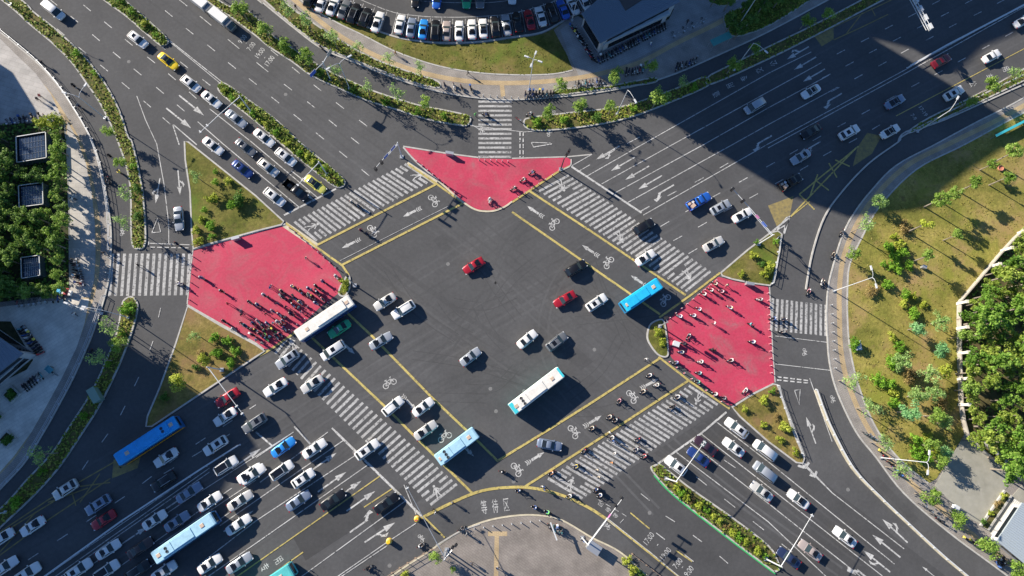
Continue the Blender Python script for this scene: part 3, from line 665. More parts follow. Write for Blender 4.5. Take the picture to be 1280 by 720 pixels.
PROTO = {}; _m = MB(); _m.box((0, 0, .03), (1.9, .05, .06)); RAIL = _m.me('roof_rail', STEEL)
PAINT = {'w': ('white', (.7, .7, .69)), 'k': ('black', (.012, .012, .014)), 'g': ('grey', (.16, .17, .18)), 'i': ('silver', (.36, .39, .43)), 'r': ('red', (.36, .012, .025)), 'b': ('blue', (.02, .12, .5)),
         'y': ('yellow', (.85, .6, .02)), 'o': ('lime', (.6, .58, .12)), 'n': ('green', (.02, .42, .18)), 't': ('blue-grey', (.2, .25, .34)), 'c': ('bright blue', (.03, .28, .75)), 'm': ('brown', (.07, .045, .04)), 'e': ('champagne', (.45, .38, .35)), 'd': ('dark purple', (.05, .025, .04)), 'h': ('dark red', (.16, .01, .018)), 'q': ('dark blue', (.02, .05, .2)), 'z': ('off-white', (.6, .59, .56)), 'x': ('navy', (.025, .04, .1))}
def paint(c):
    n, k = PAINT[c]
    return mat('car_paint_'+n.replace(' ', '_'), k, .32, .0 if c in 'wyon' else .25, .5, .6)
MCACHE = {}; RR0 = random.Random(3)
def pm(key, vf, m, sm=False):
    k = (key, m.name)
    if k not in MCACHE: MCACHE[k] = mesh(key[1], vf[0], vf[1], m, None, sm)
    return MCACHE[k]
KINDW = {'s': 'saloon', 'u': 'SUV', 'v': 'van', 'p': 'pickup'}
def car(px, py, a, t, c, roof, where, group):
    kind, L, Wd, Hh = SPEC[t]
    if t not in PROTO: PROTO[t] = car_parts(kind, L, Wd, Hh)
    parts, h, w = PROTO[t]
    g = W(px, py, Hh*.6); 
    nm = {'s': 'car', 'u': 'car', 'v': 'van', 'p': 'pickup_truck'}[t]
    o = root(nm, (g.x, g.y, .003), ang(px, py, a, Hh*.6))
    def add(n, key, m, sm=False): return link(n, pm((t, key), parts[key], m, sm), o)
    q_ = RR0.uniform(.95, 1.05); o.scale = (q_, 1, RR0.uniform(.97, 1.05))
    b = add('body', 'body', paint(c), True)
    add('windscreen', 'windscreen', SCREEN); add('rear_window', 'rear_window', GLASS)
    for s in (-1, 1):
        add('side_window', 'side_window_%d' % s, GLASS); add('mirror', 'mirror_%d' % s, paint(c)); add('headlight', 'headlight_%d' % s, LAMP); add('taillight', 'taillight_%d' % s, TAIL)
        for x in (h-.85, -h+.85): link('wheel', WHEEL, o, (x, s*(w-.13), .33))
    if t == 'u' and RR0.random() < .6:
        for s in (-1, 1): link('roof_rail', RAIL, o, (-.45, s*.62, 1.66))
    if roof == 's': add('sunroof', 'sunroof', ROOFG)
    if roof == 'b': add('glass_roof', 'glass_roof', ROOFG)
    if roof == 't':
        mb = MB(); mb.box((.1, 0, Hh+.1), (.22, .7, .16), 0, 0, .8); mb.obj('taxi_sign', LAMP, o)
    if roof == 'l':
        mb = MB(); mb.box((-1.6, -.3, 1.0), (.9, .7, .5), .2); mb.box((-2, .45, .9), (.6, .5, .35)); mb.box((-1.2, .45, .9), (.5, .5, .3), .4, 1); q = mb.obj('cargo', [mat('cargo_box', (.55, .4, .3)), mat('cargo_pale', (.6, .6, .62))], o)
    n = PAINT[c][0]; extra = {'': '', 's': ' with dark sunroof', 'b': ' with black glass roof', 't': ' taxi with roof sign', 'l': ' with loaded bed'}[roof]
    later(o, f'{n} {KINDW[t]}{extra}', where, {'s': 'car', 'u': 'car', 'v': 'van', 'p': 'pickup'}[t], (px, py), group)
    return o
CARS = {
 ('in upper left inbound lanes', 'cars on the upper left road'): '''172,49,38,u,w,s 210,76,38,s,y,b 238,104,38,u,w,s 264,124,38,s,w,s 295,148,38,s,i, 330,172,38,s,w,s 266,182,38,s,w,s 307,184,38,s,g,s
   303,211,38,s,q,s 335,209,38,u,z,s 357,196,38,u,w,s 369,237,38,p,k, 343,246,38,u,w,s 394,230,38,s,o,b''',
 ('in upper left slip lane', 'cars on the upper left road'): '223,273,86,s,i,',
 ('on upper left road near lawn', 'cars on the upper left road'): '66,12,38,v,w,',
 ('in upper right inbound lanes', 'cars on the upper right road'): '1014,114,150,s,w,b 944,132,150,v,i, 1014,164,150,s,k, 1001,196,150,s,i,s',
 ('in upper right outbound lanes', 'cars on the upper right road'): '''1240,70,-29,s,w, 1279,26,-29,s,w,s 1177,76,-29,s,h, 1119,127,-29,s,t,b 1193,116,-29,u,w,s 1062,165,-29,u,w,s 1113,164,-29,s,w,b
   989,227,-29,p,k,l 874,251,-29,p,b,l 901,259,-29,u,i,s 928,269,-29,s,w,s 892,305,-29,s,z,s''',
 ('on upper right zebra crossing', 'cars crossing the junction'): '805,283,-30,u,k, 807,322,-33,s,w,s',
 ('in junction centre', 'cars crossing the junction'): '''592,332,149,s,r,s 720,335,-30,u,k, 706,374,150,s,r, 746,378,-34,u,w,s 659,424,-40,s,w, 696,427,-38,u,g,s 588,446,-38,s,i,s
   481,377,148,s,z,s 504,387,148,u,w, 476,426,-31,s,i,s''',
 ('beside long white-roofed bus', 'cars crossing the junction'): '424,411,147,s,n,t 416,438,147,v,w,s',
 ('on lower left zebra crossing', 'cars crossing the junction'): '359,449,146,u,i,s 390,480,147,s,z,s 459,562,-36,u,w,s',
 ('in lower left cycle lane box', 'cars crossing the junction'): '491,508,-40,u,w, 529,509,-38,s,w,s 532,538,-36,s,z,s',
 ('in lower right cycle lane box', 'cars crossing the junction'): '687,556,11,s,t,',
 ('in lower left outbound lanes', 'cars on the lower left road'): '''344,484,148,s,w,s 284,497,147,s,r,s 281,521,147,s,w,s 318,529,147,u,g,s 269,557,147,u,w,s 207,572,147,s,w,s 204,602,147,u,k, 81,612,147,u,z,s
   122,631,147,u,t,s 129,650,147,s,r,s 40,658,147,s,w,s 1,673,147,s,w,''',
 ('queueing on lower left road', 'cars on the lower left road'): '''282,582,-33,u,w,b 312,592,-34,s,w,s 236,616,-34,s,t, 262,627,-34,s,w,s 300,626,-34,s,z,s 193,650,-34,s,w,s 221,652,-34,s,t,s 298,656,-34,s,w, 135,687,-34,s,w,s
   175,685,-34,s,m, 98,712,-34,u,w,s 133,713,-34,u,w,b 172,713,-34,u,k, 205,714,-34,s,w,s 262,705,-34,s,w,s 299,704,-34,s,i,s 5,709,-34,s,w,s 33,717,-34,u,w,s
   354,559,-36,s,c,s 393,561,-35,s,w,s 352,588,-35,u,w,b 379,598,-35,u,w,s 373,626,-35,s,t, 416,625,-35,s,k, 483,629,-36,s,k,b 316,593,-35,s,w,s''',
 ('queueing on lower right road', 'cars on the lower right road'): '''845,582,218,u,w,s 873,571,218,s,q, 882,557,218,s,d, 921,535,218,u,w,s 917,559,218,s,w,s 957,563,218,v,w, 957,590,218,v,i, 952,614,218,s,z,s 998,624,218,s,w,b
   1056,671,218,s,w,s 1013,688,218,s,e,s 986,697,218,s,x,s''',
}
CARS[('in lower left outbound lanes', 'cars on the lower left road')]
for (where, grp), s in CARS.items():
    for t in s.split():
        x, y, a, k, c, r = t.split(','); car(float(x), float(y), float(a), k, c, r, where, grp)
PARK = '402,3,112,s,w, 416,7,112,s,w,s 430,11,113,s,g, 442,16,112,u,k,s 456,21,112,u,k, 472,27,108,s,w,s 500,30,102,s,w, 514,34,98,s,t, 529,36,97,s,c,s 544,37,93,u,k,b 558,38,92,s,e, 574,38,91,s,w,s 590,36,88,s,w,s 604,35,86,s,w,b 619,33,84,u,k,s 633,31,82,s,i,s 647,27,80,s,k, 662,24,76,s,r,s 676,20,73,s,w, 690,15,70,u,k,s 704,11,67,s,b, 716,6,64,s,w,s 730,1,62,s,w, 388,-4,114,u,k,'
for t in PARK.split():
    x, y, a, k, c, r = t.split(','); car(float(x), float(y), float(a)+180, k, c, r, 'in curved car park row', 'cars parked in the curved row')
for t in '546,-2,95,s,b, 583,-2,90,s,n, 600,-3,90,u,g, 640,-8,88,s,w, 520,-4,97,s,k,'.split():
    x, y, a, k, c, r = t.split(','); car(float(x), float(y), float(a), k, c, r, 'at top edge, back car park row', 'cars parked in the back row')
BL = MB()
for x, y, a in [(float(t.split(',')[0]), float(t.split(',')[1]), float(t.split(',')[2])) for t in PARK.split()]+[(486, 28, 105)]:
    o = W(x, y); th = ang(x, y, a); c, s = math.cos(th), math.sin(th)
    q = lambda u, v: Vector((o.x+u*c-v*s, o.y+u*s+v*c, 0))
    ribbon(BL, [q(-2.6, 1.25), q(2.6, 1.25)], .1, .146+.0003*len(BL.f))
ribbon(BL, [W(*p) for p in smooth(P('395,-25 480,12 520,20 560,22 600,21 640,17 690,3 720,-14'), 4)], .12, .145)
ribbon(BL, [W(*p) for p in smooth(P('500,-2 530,2 580,4 620,3 660,-3'), 4)], .12, .1445)
struct(BL.obj('parking_line', WHITE))
# small box trucks
def minitruck(px, py, a, where):
    g = W(px, py, 1.4); o = root('truck', (g.x, g.y, .003), ang(px, py, a, 1.4))
    v, f = loft([[(x, -w_*.9, .45), (x, -w_, .8), (x, -w_*.95, z), (x, w_*.95, z), (x, w_, .8), (x, w_*.9, .45)] for x, w_, z in ((2.9, .7, 1.0), (2.8, .82, 1.15), (2.1, .86, 1.95), (1.2, .86, 1.98), (1.15, .84, 1.9))])
    link('cab', mesh('cab', v, f, paint('g')), o)
    mb = MB(); mb.box((-.85, 0, 1.45), (3.8, 1.8, 1.75)); mb.obj('cargo_box', paint('w'), o)
    mb = MB(); mb.box((0, 0, .5), (5.2, .8, .14)); mb.obj('chassis', DARK, o)
    mb = MB(); mb.quad([(2.78, -.7, 1.2), (2.78, .7, 1.2), (2.18, .66, 1.94), (2.18, -.66, 1.94)]); mb.obj('windscreen', SCREEN, o)
    for s in (-1, 1):
        for x in (1.9, -1.6): link('wheel', WHEEL, o, (x, s*.76, .33))
        m2 = MB(); m2.box((2.2, s*1.0, 1.5), (.12, .22, .25)); m2.obj('mirror', DARK, o)
    later(o, 'small white box truck with grey cab', where, 'truck', (px, py), 'box trucks on the upper left road')
minitruck(253, 5, 38, 'in upper left outbound lane'); minitruck(278, 24, 38, 'in upper left outbound lane')
# ------------------------------------------------------------------ buses
def bus(px, py, a, L, rc, sc, desc, where, ac=.1, fans=2, extra=None, ends=False):
    g = W(px, py, 3.1); o = root('bus', (g.x, g.y, .003), ang(px, py, a, 3.1)); h = L/2; w = 1.25
    roof = noisy('bus_roof_'+rc[0], [(.3, tuple(.8*k for k in rc[1])), (.65, rc[1])], scale=.9, rough=.5, second=[(3., .92, 1.05)]); side = mat('bus_side_'+sc[0], sc[1], .35, 0, .5, .4)
    secs = []
    for x, k, z in ((h, .86, 2.7), (h-.12, .95, 2.95), (h-.4, 1, 3.05), (-h+.3, 1, 3.05), (-h+.08, .96, 2.95), (-h, .9, 2.75)):
        r = [(x, -w*k*.97, .32), (x, -w*k, .6), (x, -w*k, 2.1), (x, -w*k*.97, 2.7), (x, -w*k*.86, z)]
        secs.append(r+[(x, -p[1], p[2]) for p in r[::-1]])
    v, f = loft(secs); n = 10
    idx = []
    for q in f: 
        zz_ = sum(v[k].z for k in q)/len(q); idx.append(1 if (zz_ > 2.72 and len(q) == 4) else 0)
    link('body', mesh('body', v, f, [side, roof], idx), o)
    mb = MB(); mb.box((-h*.1, 0, 3.1), (L*.42, 1.7, .2), 0, 0, .94); ro = mb.obj('roof_fairing', roof, o)
    mb = MB(); mb.box((-h*.55, 0, 3.15), (2.3, 1.8, .28), 0, 0, .93); u = mb.obj('air_conditioner', roof, o)
    for k in range(fans):
        m2 = MB(); m2.torus((0, 0, 0), .24, .05, 'z', 12, 4); 
        for q in range(3): m2.box((0, 0, -.01), (.46, .1, .02), q*PI/3)
        m2.obj('fan', DARK, u, (-h*.55, (k-(fans-1)/2)*.62, 3.3))
    for x in (h*.62, -h*.82):
        m2 = MB(); m2.box((x, 0, 3.09), (.75, .7, .12), 0, 0, .85); m2.obj('roof_hatch', mat('hatch_cream', (.55, .42, .32), .5), o)
    for s in (-1, 1):
        mb = MB(); nw = int(L/1.5)
        mb.quad([(h-.5, s*w*1.008, 1.25), (-h+.5, s*w*1.008, 1.25), (-h+.5, s*w*.992, 2.4), (h-.5, s*w*.992, 2.4)][::(1 if s > 0 else -1)]); sw = mb.obj('side_window', GLASS, o)
        for k in range(nw+1): m2 = MB(); m2.box((-h+.5+(L-1)*k/nw, s*w*1.005, 1.8), (.07, .03, 1.15)); m2.obj('window_pillar', DARK, sw)
        m3 = MB(); m3.tube([(h-.1, s*1.1, 2.6), (h+.3, s*1.3, 2.5), (h+.32, s*1.32, 2.1)], .04); m3.box((h+.3, s*1.34, 1.95), (.12, .2, .4)); m3.obj('mirror', DARK, o)
        for x in (h-2.4, -h+2.9): link('wheel', WHEELB, o, (x, s*(w-.13), .48))
        m4 = MB(); m4.box((h+.005, s*.85, .75), (.06, .36, .18)); m4.obj('headlight', LAMP, o)
    mb = MB(); mb.quad([(h+.015, -w*.8, 1.1), (h+.015, w*.8, 1.1), (h+.006, w*.76, 2.62), (h+.006, -w*.76, 2.62)]); mb.obj('windscreen', SCREEN, o)
    mb = MB(); mb.quad([(-h-.015, w*.75, 1.5), (-h-.015, -w*.75, 1.5), (-h-.01, -w*.7, 2.4), (-h-.01, w*.7, 2.4)]); mb.obj('rear_window', GLASS, o)
    if ends:
        mb = MB(); mb.box((-h+.45, 0, 3.045), (.8, 2.2, .05), 0, 0, .96); mb.obj('end_cap', side, o); mb = MB(); mb.box((h-.3, 0, 3.03), (.45, 2.1, .05), 0, 0, .95); mb.obj('end_cap', side, o)
    if extra:
        for s in (-1, 1):
            mb = MB(); mb.quad([(h-.4, s*w*1.014, .36), (-h+.1, s*w*1.014, .36), (-h+.1, s*w*1.014, 1.22), (h-.4, s*w*1.014, 1.22)][::(1 if s > 0 else -1)]); mb.obj('side_stripe', mat('bus_stripe_'+extra[0], extra[1], .4), o)
    tag(o, f'{desc} {where}', 'bus', 'city buses'); return o
WR = ('white', (.78, .76, .7)); LB = ('pale_blue', (.38, .62, .76)); BB = ('blue', (.03, .36, .82)); CY = ('cyan', (.06, .55, .62)); DB = ('deep_blue', (.015, .09, .32)); SB = ('sky_blue', (.02, .46, .78))
bus(405, 397, 146, 12, WR, DB, 'white-roofed city bus with deep blue sides', 'turning beside the left waiting crowd', fans=0)
bus(671, 488, -37.5, 11.6, WR, CY, 'long white-roofed bus with turquoise sides', 'crossing the junction centre', fans=3, ends=True)
bus(803, 368, -34, 8.6, SB, ('bright_blue', (.02, .3, .6)), 'bright blue bus', 'leaving by upper right zebra crossing', fans=0)
bus(571, 558, -37, 8.6, LB, ('turquoise', (.05, .45, .5)), 'short pale blue bus', 'stopped in lower left cycle lane box', fans=3)
bus(182, 551, 147, 12, BB, ('blue', (.02, .14, .4)), 'blue bus with orange side stripe', 'beside lower left lawn tip', extra=('orange', (.7, .3, .03)))
bus(229, 673, -34.5, 11.8, LB, ('blue', (.02, .14, .4)), 'pale blue bus', 'queueing among cars on lower left road')
bus(329, 736, -34, 11, ('turquoise', (.1, .5, .5)), CY, 'turquoise bus cut by lower frame edge', 'in lower left lanes')
# ------------------------------------------------------------------ people
SKIN = mat('skin', (.5, .31, .22), .6); HAIR = mat('hair_black', (.015, .013, .012), .6); SHOE = mat('shoes', (.05, .05, .055), .7)
CLOTH = {'k': ('black', (.02, .02, .024)), 'w': ('white', (.75, .74, .72)), 'g': ('grey', (.25, .26, .27)), 'b': ('blue', (.05, .12, .35)), 'n': ('green', (.25, .75, .2)), 'r': ('red', (.5, .05, .06)), 'p': ('pink', (.65, .3, .35)), 'y': ('yellow', (.75, .6, .1)), 'c': ('cream', (.6, .52, .4)), 't': ('teal', (.12, .35, .4)), 'o': ('orange', (.7, .3, .1)), 'v': ('navy', (.025, .035, .09))}
def cloth(c): return mat('cloth_'+CLOTH[c][0], CLOTH[c][1], .85)
def figure(pose):
    J = {'pel': (0, 0, .93), 'spi': (0, 0, 1.14), 'che': (0, 0, 1.33), 'nek': (0, 0, 1.48), 'hb': (.015, 0, 1.555), 'hd': (.03, 0, 1.63), 'top': (.01, 0, 1.69)}
    def arm(s, sh, el, wr, ha): J.update({'sh'+s: sh, 'el'+s: el, 'wr'+s: wr, 'ha'+s: ha})
    def leg(s, hi, kn, an, to): J.update({'hi'+s: hi, 'kn'+s: kn, 'an'+s: an, 'to'+s: to})
    for s, q in (('L', 1), ('R', -1)):
        if pose == 'stand':
            arm(s, (0, .18*q, 1.40), (-.03, .25*q, 1.12), (.05, .27*q, .88), (.07, .27*q, .79)); leg(s, (0, .09*q, .88), (.02, .1*q, .49), (-.02, .1*q, .08), (.15, .12*q, .04))
        elif pose == 'walk':
            f = q*.28; arm(s, (0, .18*q, 1.40), (-f*.5-.04, .25*q, 1.13), (-f*.9+.06, .26*q, .9), (-f+.08, .26*q, .81))
            leg(s, (0, .09*q, .88), (f*.6+.05, .1*q, .5), (f-.03 if q > 0 else f-.05, .1*q, .08 if q > 0 else .16), (f+.14 if q > 0 else f+.08, .11*q, .04 if q > 0 else .05))
        else:
            leg(s, (-.12, .1*q, .84), (.27, .17*q, .86), (.2, .15*q, .42), (.36, .16*q, .37)); arm(s, (-.1, .19*q, 1.33), (.12, .3*q, 1.1), (.36, .27*q, 1.06), (.45, .28*q, 1.05))
    if pose == 'ride':
        J.update({'pel': (-.16, 0, .88), 'spi': (-.16, 0, 1.08), 'che': (-.12, 0, 1.27), 'nek': (-.08, 0, 1.42), 'hb': (-.05, 0, 1.495), 'hd': (-.03, 0, 1.57), 'top': (-.05, 0, 1.63)})
    R = {'pel': .145, 'spi': .135, 'che': .155, 'nek': .058, 'hb': .075, 'hd': .098, 'top': .07, 'sh': .075, 'el': .05, 'wr': .034, 'ha': .036, 'hi': .095, 'kn': .065, 'an': .042, 'to': .036}
    E = [('pel', 'spi', 1), ('spi', 'che', 1), ('che', 'nek', 1), ('nek', 'hb', 0), ('hb', 'hd', 0), ('hd', 'top', 0)]
    for s in 'LR': E += [('che', 'sh'+s, 1), ('sh'+s, 'el'+s, 1), ('el'+s, 'wr'+s, 1), ('wr'+s, 'ha'+s, 0), ('pel', 'hi'+s, 2), ('hi'+s, 'kn'+s, 2), ('kn'+s, 'an'+s, 2), ('an'+s, 'to'+s, 3)]
    names = list(J); ix = {n: k for k, n in enumerate(names)}
    me = bpy.data.meshes.new('person'); me.from_pydata([J[n] for n in names], [(ix[a], ix[b]) for a, b, _ in E], [])
    o = bpy.data.objects.new('tmp', me); COL.objects.link(o)
    o.modifiers.new('s', 'SKIN')
    for n in names:
        r = R.get(n, R.get(n[:2])); sv = me.skin_vertices[0].data[ix[n]]
        sv.radius = (r, r*1.0) if n not in ('che', 'spi', 'pel') else (r*1.08, r*.85); sv.use_root = n == 'pel'
    q = o.modifiers.new('d', 'SUBSURF'); q.levels = 1
    out = bpy.data.meshes.new_from_object(o.evaluated_get(bpy.context.evaluated_depsgraph_get())); bpy.data.objects.remove(o)
    out.name = 'person'; out.materials.clear()
    segs = [(Vector(J[a]), Vector(J[b]), k) for a, b, k in E]; vs = [v.co.copy() for v in out.vertices]; fs = [tuple(p.vertices) for p in out.polygons]; idx = []
    for p in out.polygons:
        c = p.center; best = (9, 0)
        for a, b, k in segs:
            t = max(0, min(1, (c-a).dot(b-a)/(b-a).length_squared)); d = (c-a-(b-a)*t).length
            if d < best[0]: best = (d, k)
        idx.append(best[1])
    # nose, ears, five bent fingers on each hand
    mb = MB(); hd = Vector(J['hd'])
    mb.box(hd+Vector((.1, 0, -.01)), (.035, .025, .04)); mb.box(hd+Vector((.09, 0, -.055)), (.02, .045, .012))
    for q in (-1, 1): mb.box(hd+Vector((-.005, q*.098, -.01)), (.03, .015, .05)); mb.box(hd+Vector((.09, q*.035, .022)), (.014, .022, .01))
    for s, q in (('L', 1), ('R', -1)):
        a = Vector(J['ha'+s]); d = (a-Vector(J['wr'+s])).normalized(); side = Vector((1, 0, 0)) if abs(d.x) < .7 else Vector((0, 1, 0))
        inn = Vector((0, -q, 0)) if abs(d.x) < .7 else Vector((0, 0, -1))
        for k, l in enumerate((.075, .085, .08, .062)):
            p = a+side*(.027-.018*k)+d*.015; mb.tube([p, p+d*l*.55+inn*.008, p+d*l*.85+inn*.035], [.009, .0085, .007], 5)
        p = a+side*.036-d*.03; mb.tube([p, p+side*.025+d*.025+inn*.012, p+side*.022+d*.055+inn*.03], [.011, .01, .008], 5)
    n = len(vs); vs += mb.v; fs += [tuple(k+n for k in f) for f in mb.f]; idx += [0]*len(mb.f)
    return mesh('person', vs, fs, [SKIN, cloth('k'), cloth('v'), SHOE], idx, True), hd
FIG = {p: figure(p) for p in ('stand', 'walk', 'ride')}
def cap_mesh(name, helmet):
    v = []; f = []; n = 10; R = .128 if helmet else .113
    for k in range(5):
        ph = (PI*.58 if not helmet else PI*.6)*k/4
        for j in range(n):
            t = 2*PI*j/n; dz = .03 if math.cos(t) > .3 and k == 4 else 0
            v.append((R*1.05*math.sin(ph)*math.cos(t)-.012, R*math.sin(ph)*math.sin(t), R*math.cos(ph)+dz))
    for k in range(4):
        for j in range(n): a = k*n+j; b = k*n+(j+1) % n; f.append((a, a+n, b+n, b))
    return mesh(name, v, f, HAIR, None, True)
HAIRM = cap_mesh('hair', False); HELM = cap_mesh('helmet', True)
def slot(o, k, m): o.material_slots[k].link = 'OBJECT'; o.material_slots[k].material = m
def person(p, rz, pose, top, legs, hat, label_desc, where, key, group):
    me, hd = FIG[pose]; o = link('person', me, None, p, rz); s = .97+.06*random.random(); o.scale = (s, s, s)
    slot(o, 1, cloth(top)); slot(o, 2, cloth(legs))
    h = link('helmet' if hat else 'hair', HELM if hat else HAIRM, o, hd+Vector((0, 0, .012)))
    if hat: slot(h, 0, cloth(hat))
    if pose != 'ride' and random.random() < .35:
        mb = MB(); mb.box((-.2, 0, 1.2), (.16, .28, .4), 0, 0, .85); b = mb.obj('rucksack', cloth(random.choice('kvgb')), o)
    later(o, label_desc, where, 'person', key, group); return o
# ------------------------------------------------------------------ scooters and cycles
def scooter_parts():
    d = {}
    secs = [[(x, -w*.7, z0), (x, -w, (z0+z1)/2), (x, -w*.7, z1), (x, w*.7, z1), (x, w, (z0+z1)/2), (x, w*.7, z0)] for x, w, z0, z1 in ((-.82, .06, .5, .6), (-.6, .16, .36, .7), (-.25, .17, .26, .72), (-.12, .15, .24, .4), (.25, .15, .24, .34), (.38, .17, .28, .6), (.46, .18, .5, .85), (.5, .1, .75, .95))]
    v, f = loft(secs); d['body'] = (v, f)
    mb = MB(); mb.box((-.4, 0, .76), (.62, .27, .1), 0, 0, .88); d['seat'] = (mb.v, mb.f)
    mb = MB(); mb.tube([(.45, -.34, 1.02), (.5, -.15, 1.0), (.5, .15, 1.0), (.45, .34, 1.02)], .025, 5); mb.tube([(.5, 0, .85), (.5, 0, 1.02)], .035, 5); mb.box((.5, -.3, 1.16), (.03, .12, .09)); mb.box((.5, .3, 1.16), (.03, .12, .09)); d['handlebar'] = (mb.v, mb.f)
    mb = MB(); mb.box((.57, 0, .8), (.08, .16, .12)); d['headlight'] = (mb.v, mb.f)
    mb = MB(); mb.box((-.86, 0, .62), (.05, .2, .07)); d['taillight'] = (mb.v, mb.f)
    mb = MB(); mb.torus((0, 0, 0), .19, .055, 'y', 14, 6); mb.torus((0, 0, 0), .1, .04, 'y', 10, 4, 1); d['wheel'] = (mb.v, mb.f)
    mb = MB(); mb.box((-.82, 0, .95), (.38, .4, .34), 0, 0, .94); d['top_box'] = (mb.v, mb.f)
    return d
SCP = {k: mesh(k, v, f, DARK, None, False) for k, (v, f) in scooter_parts().items()}
SCP['wheel'].materials.clear(); SCP['wheel'].materials.append(TYRE)
def scooter(p, rz, c, box, desc, where, key, group, cat='scooter'):
    o = root('scooter', p, rz)
    b = link('body', SCP['body'], o); slot(b, 0, mat('scooter_'+CLOTH[c][0], CLOTH[c][1], .35, 0, .5, .3))
    link('seat', SCP['seat'], o); link('handlebar', SCP['handlebar'], o)
    q = link('headlight', SCP['headlight'], o); slot(q, 0, LAMP); q = link('taillight', SCP['taillight'], o); slot(q, 0, TAIL)
    for x in (.6, -.58): link('wheel', SCP['wheel'], o, (x, 0, .245))
    if box: q = link('top_box', SCP['top_box'], o); slot(q, 0, cloth(box))
    later(o, desc, where, cat, key, group); return o
def cycle_parts():
    d = {}
    mb = MB()
    for a, b in (((-.5, 0, .34), (-.2, 0, .78)), ((-.2, 0, .78), (.42, 0, .8)), ((.42, 0, .8), (-.05, 0, .3)), ((-.05, 0, .3), (-.5, 0, .34)), ((-.05, 0, .3), (-.22, 0, .9)), ((.4, 0, .95), (.55, 0, .34))): mb.tube([a, b], .022, 5)
    d['frame'] = (mb.v, mb.f)
    mb = MB(); mb.box((-.24, 0, .94), (.28, .17, .07), 0, 0, .8); d['saddle'] = (mb.v, mb.f)
    mb = MB(); mb.tube([(.28, -.3, 1.02), (.4, -.18, 1.02), (.42, 0, .98), (.4, .18, 1.02), (.28, .3, 1.02)], .02, 5); d['handlebar'] = (mb.v, mb.f)
    mb = MB(); mb.torus((0, 0, 0), .31, .025, 'y', 16, 5)
    for k in range(4): mb.tube([(.3*math.cos(k*PI/4), 0, .3*math.sin(k*PI/4)), (-.3*math.cos(k*PI/4), 0, -.3*math.sin(k*PI/4))], .006, 3)
    d['wheel'] = (mb.v, mb.f)
    mb = MB(); mb.box((.62, 0, .82), (.26, .3, .2), 0, 0, 1.15); d['basket'] = (mb.v, mb.f)
    return d
CYP = {k: mesh(k, v, f, DARK) for k, (v, f) in cycle_parts().items()}
def cycle(p, rz, c, desc, where, key, group):
    o = root('bicycle', p, rz); fr = mat('cycle_'+CLOTH[c][0], CLOTH[c][1], .4)
    q = link('frame', CYP['frame'], o); slot(q, 0, fr); link('saddle', CYP['saddle'], o); link('handlebar', CYP['handlebar'], o)
    q = link('basket', CYP['basket'], o); slot(q, 0, STEEL)
    for x in (.55, -.5): q = link('wheel', CYP['wheel'], o, (x, 0, .34)); slot(q, 0, TYRE)
    later(o, desc, where, 'bicycle', key, group); return o
RR = random.Random(11)
GZ = [.006]
def rider(px, py, a, top, hel, bike, where, box=None, legs=None, z=.0):
    g = W(px, py, 1.0); p = Vector((g.x, g.y, z+.006)); th = ang(px, py, a)
    legs = legs or RR.choice('kkvvgb'); hn = f', {CLOTH[hel][0]} helmet' if hel else ''
    scooter(p, th, bike, box, f'{CLOTH[bike][0]} scooter, rider in {CLOTH[top][0]}{hn},', where, (px, py), 'ridden electric scooters')
    person(p+Vector((-.22*math.cos(th), -.22*math.sin(th), -.02)), th, 'ride', top, legs, hel, f'person in {CLOTH[top][0]}{hn}, riding', where, (px, py), 'scooter riders')
def ped(px, py, a, top, legs, where, pose='walk', z=.006, hat=None):
    g = W(px, py, 1.3); person(Vector((g.x, g.y, z)), ang(px, py, a), pose, top, legs, hat, f'person in {CLOTH[top][0]} top, {CLOTH[legs][0]} trousers, '+('walking' if pose == 'walk' else 'standing'), where, (px, py), 'people on foot')
TOPS = 'kkkkgvvbwwgptcr'; HELS = 'wwkkgbpyr'; BIKES = 'kkwwgvbtrcn'
# crowd on the left waiting area
CW = '''302,405 316,405 322,402 313,410 320,413 334,405 341,404 347,403 343,414 330,416 316,419 355,411 346,379 353,372 362,374 368,373 375,378 378,367 386,369 366,381 341,389 349,393 356,396 362,388 364,393 376,390
382,394 332,392 384,383 395,379 403,374 397,366 389,362 376,364 369,360 333,424 320,425 337,421 345,421 327,429 350,418 335,411 328,408 306,407 373,384 357,383 403,363 391,371 353,402 324,418'''
W_ = 'in left waiting crowd'
for k, t in enumerate(CW.split()):
    x, y = map(float, t.split(','))
    if RR.random() < .62: rider(x, y, 48+RR.uniform(-18, 18), RR.choice(TOPS), RR.choice(HELS) if RR.random() < .75 else None, RR.choice(BIKES), W_, RR.choice('kybgrw') if RR.random() < .25 else None)
    else: ped(x, y, 48+RR.uniform(-30, 30), RR.choice(TOPS), RR.choice('kkvvgbc'), W_, RR.choice(('stand', 'stand', 'walk')))
W_ = 'on left red area'
for x, y, a, t, h, b in ((252, 347, 20, 'g', 'w', 'g'), (277, 364, 30, 'k', 'w', 'k'), (280, 402, 40, 'k', None, 'k'), (292, 412, 40, 'g', 'w', 'w'), (312, 378, 40, 'k', 'k', 'k'), (322, 381, 40, 'g', 'w', 'k'), (330, 369, 40, 'w', 'w', 'k'), (352, 364, 40, 'c', 'y', 'k'), (366, 359, 40, 'k', 'w', 'g'), (386, 361, 40, 'b', 'w', 'b'), (404, 352, 40, 'v', 'p', 'k'), (420, 346, 60, 'w', 'w', 'w'), (395, 358, 50, 'k', 'w', 'k')):
    rider(x, y, a, t, h, b, W_)
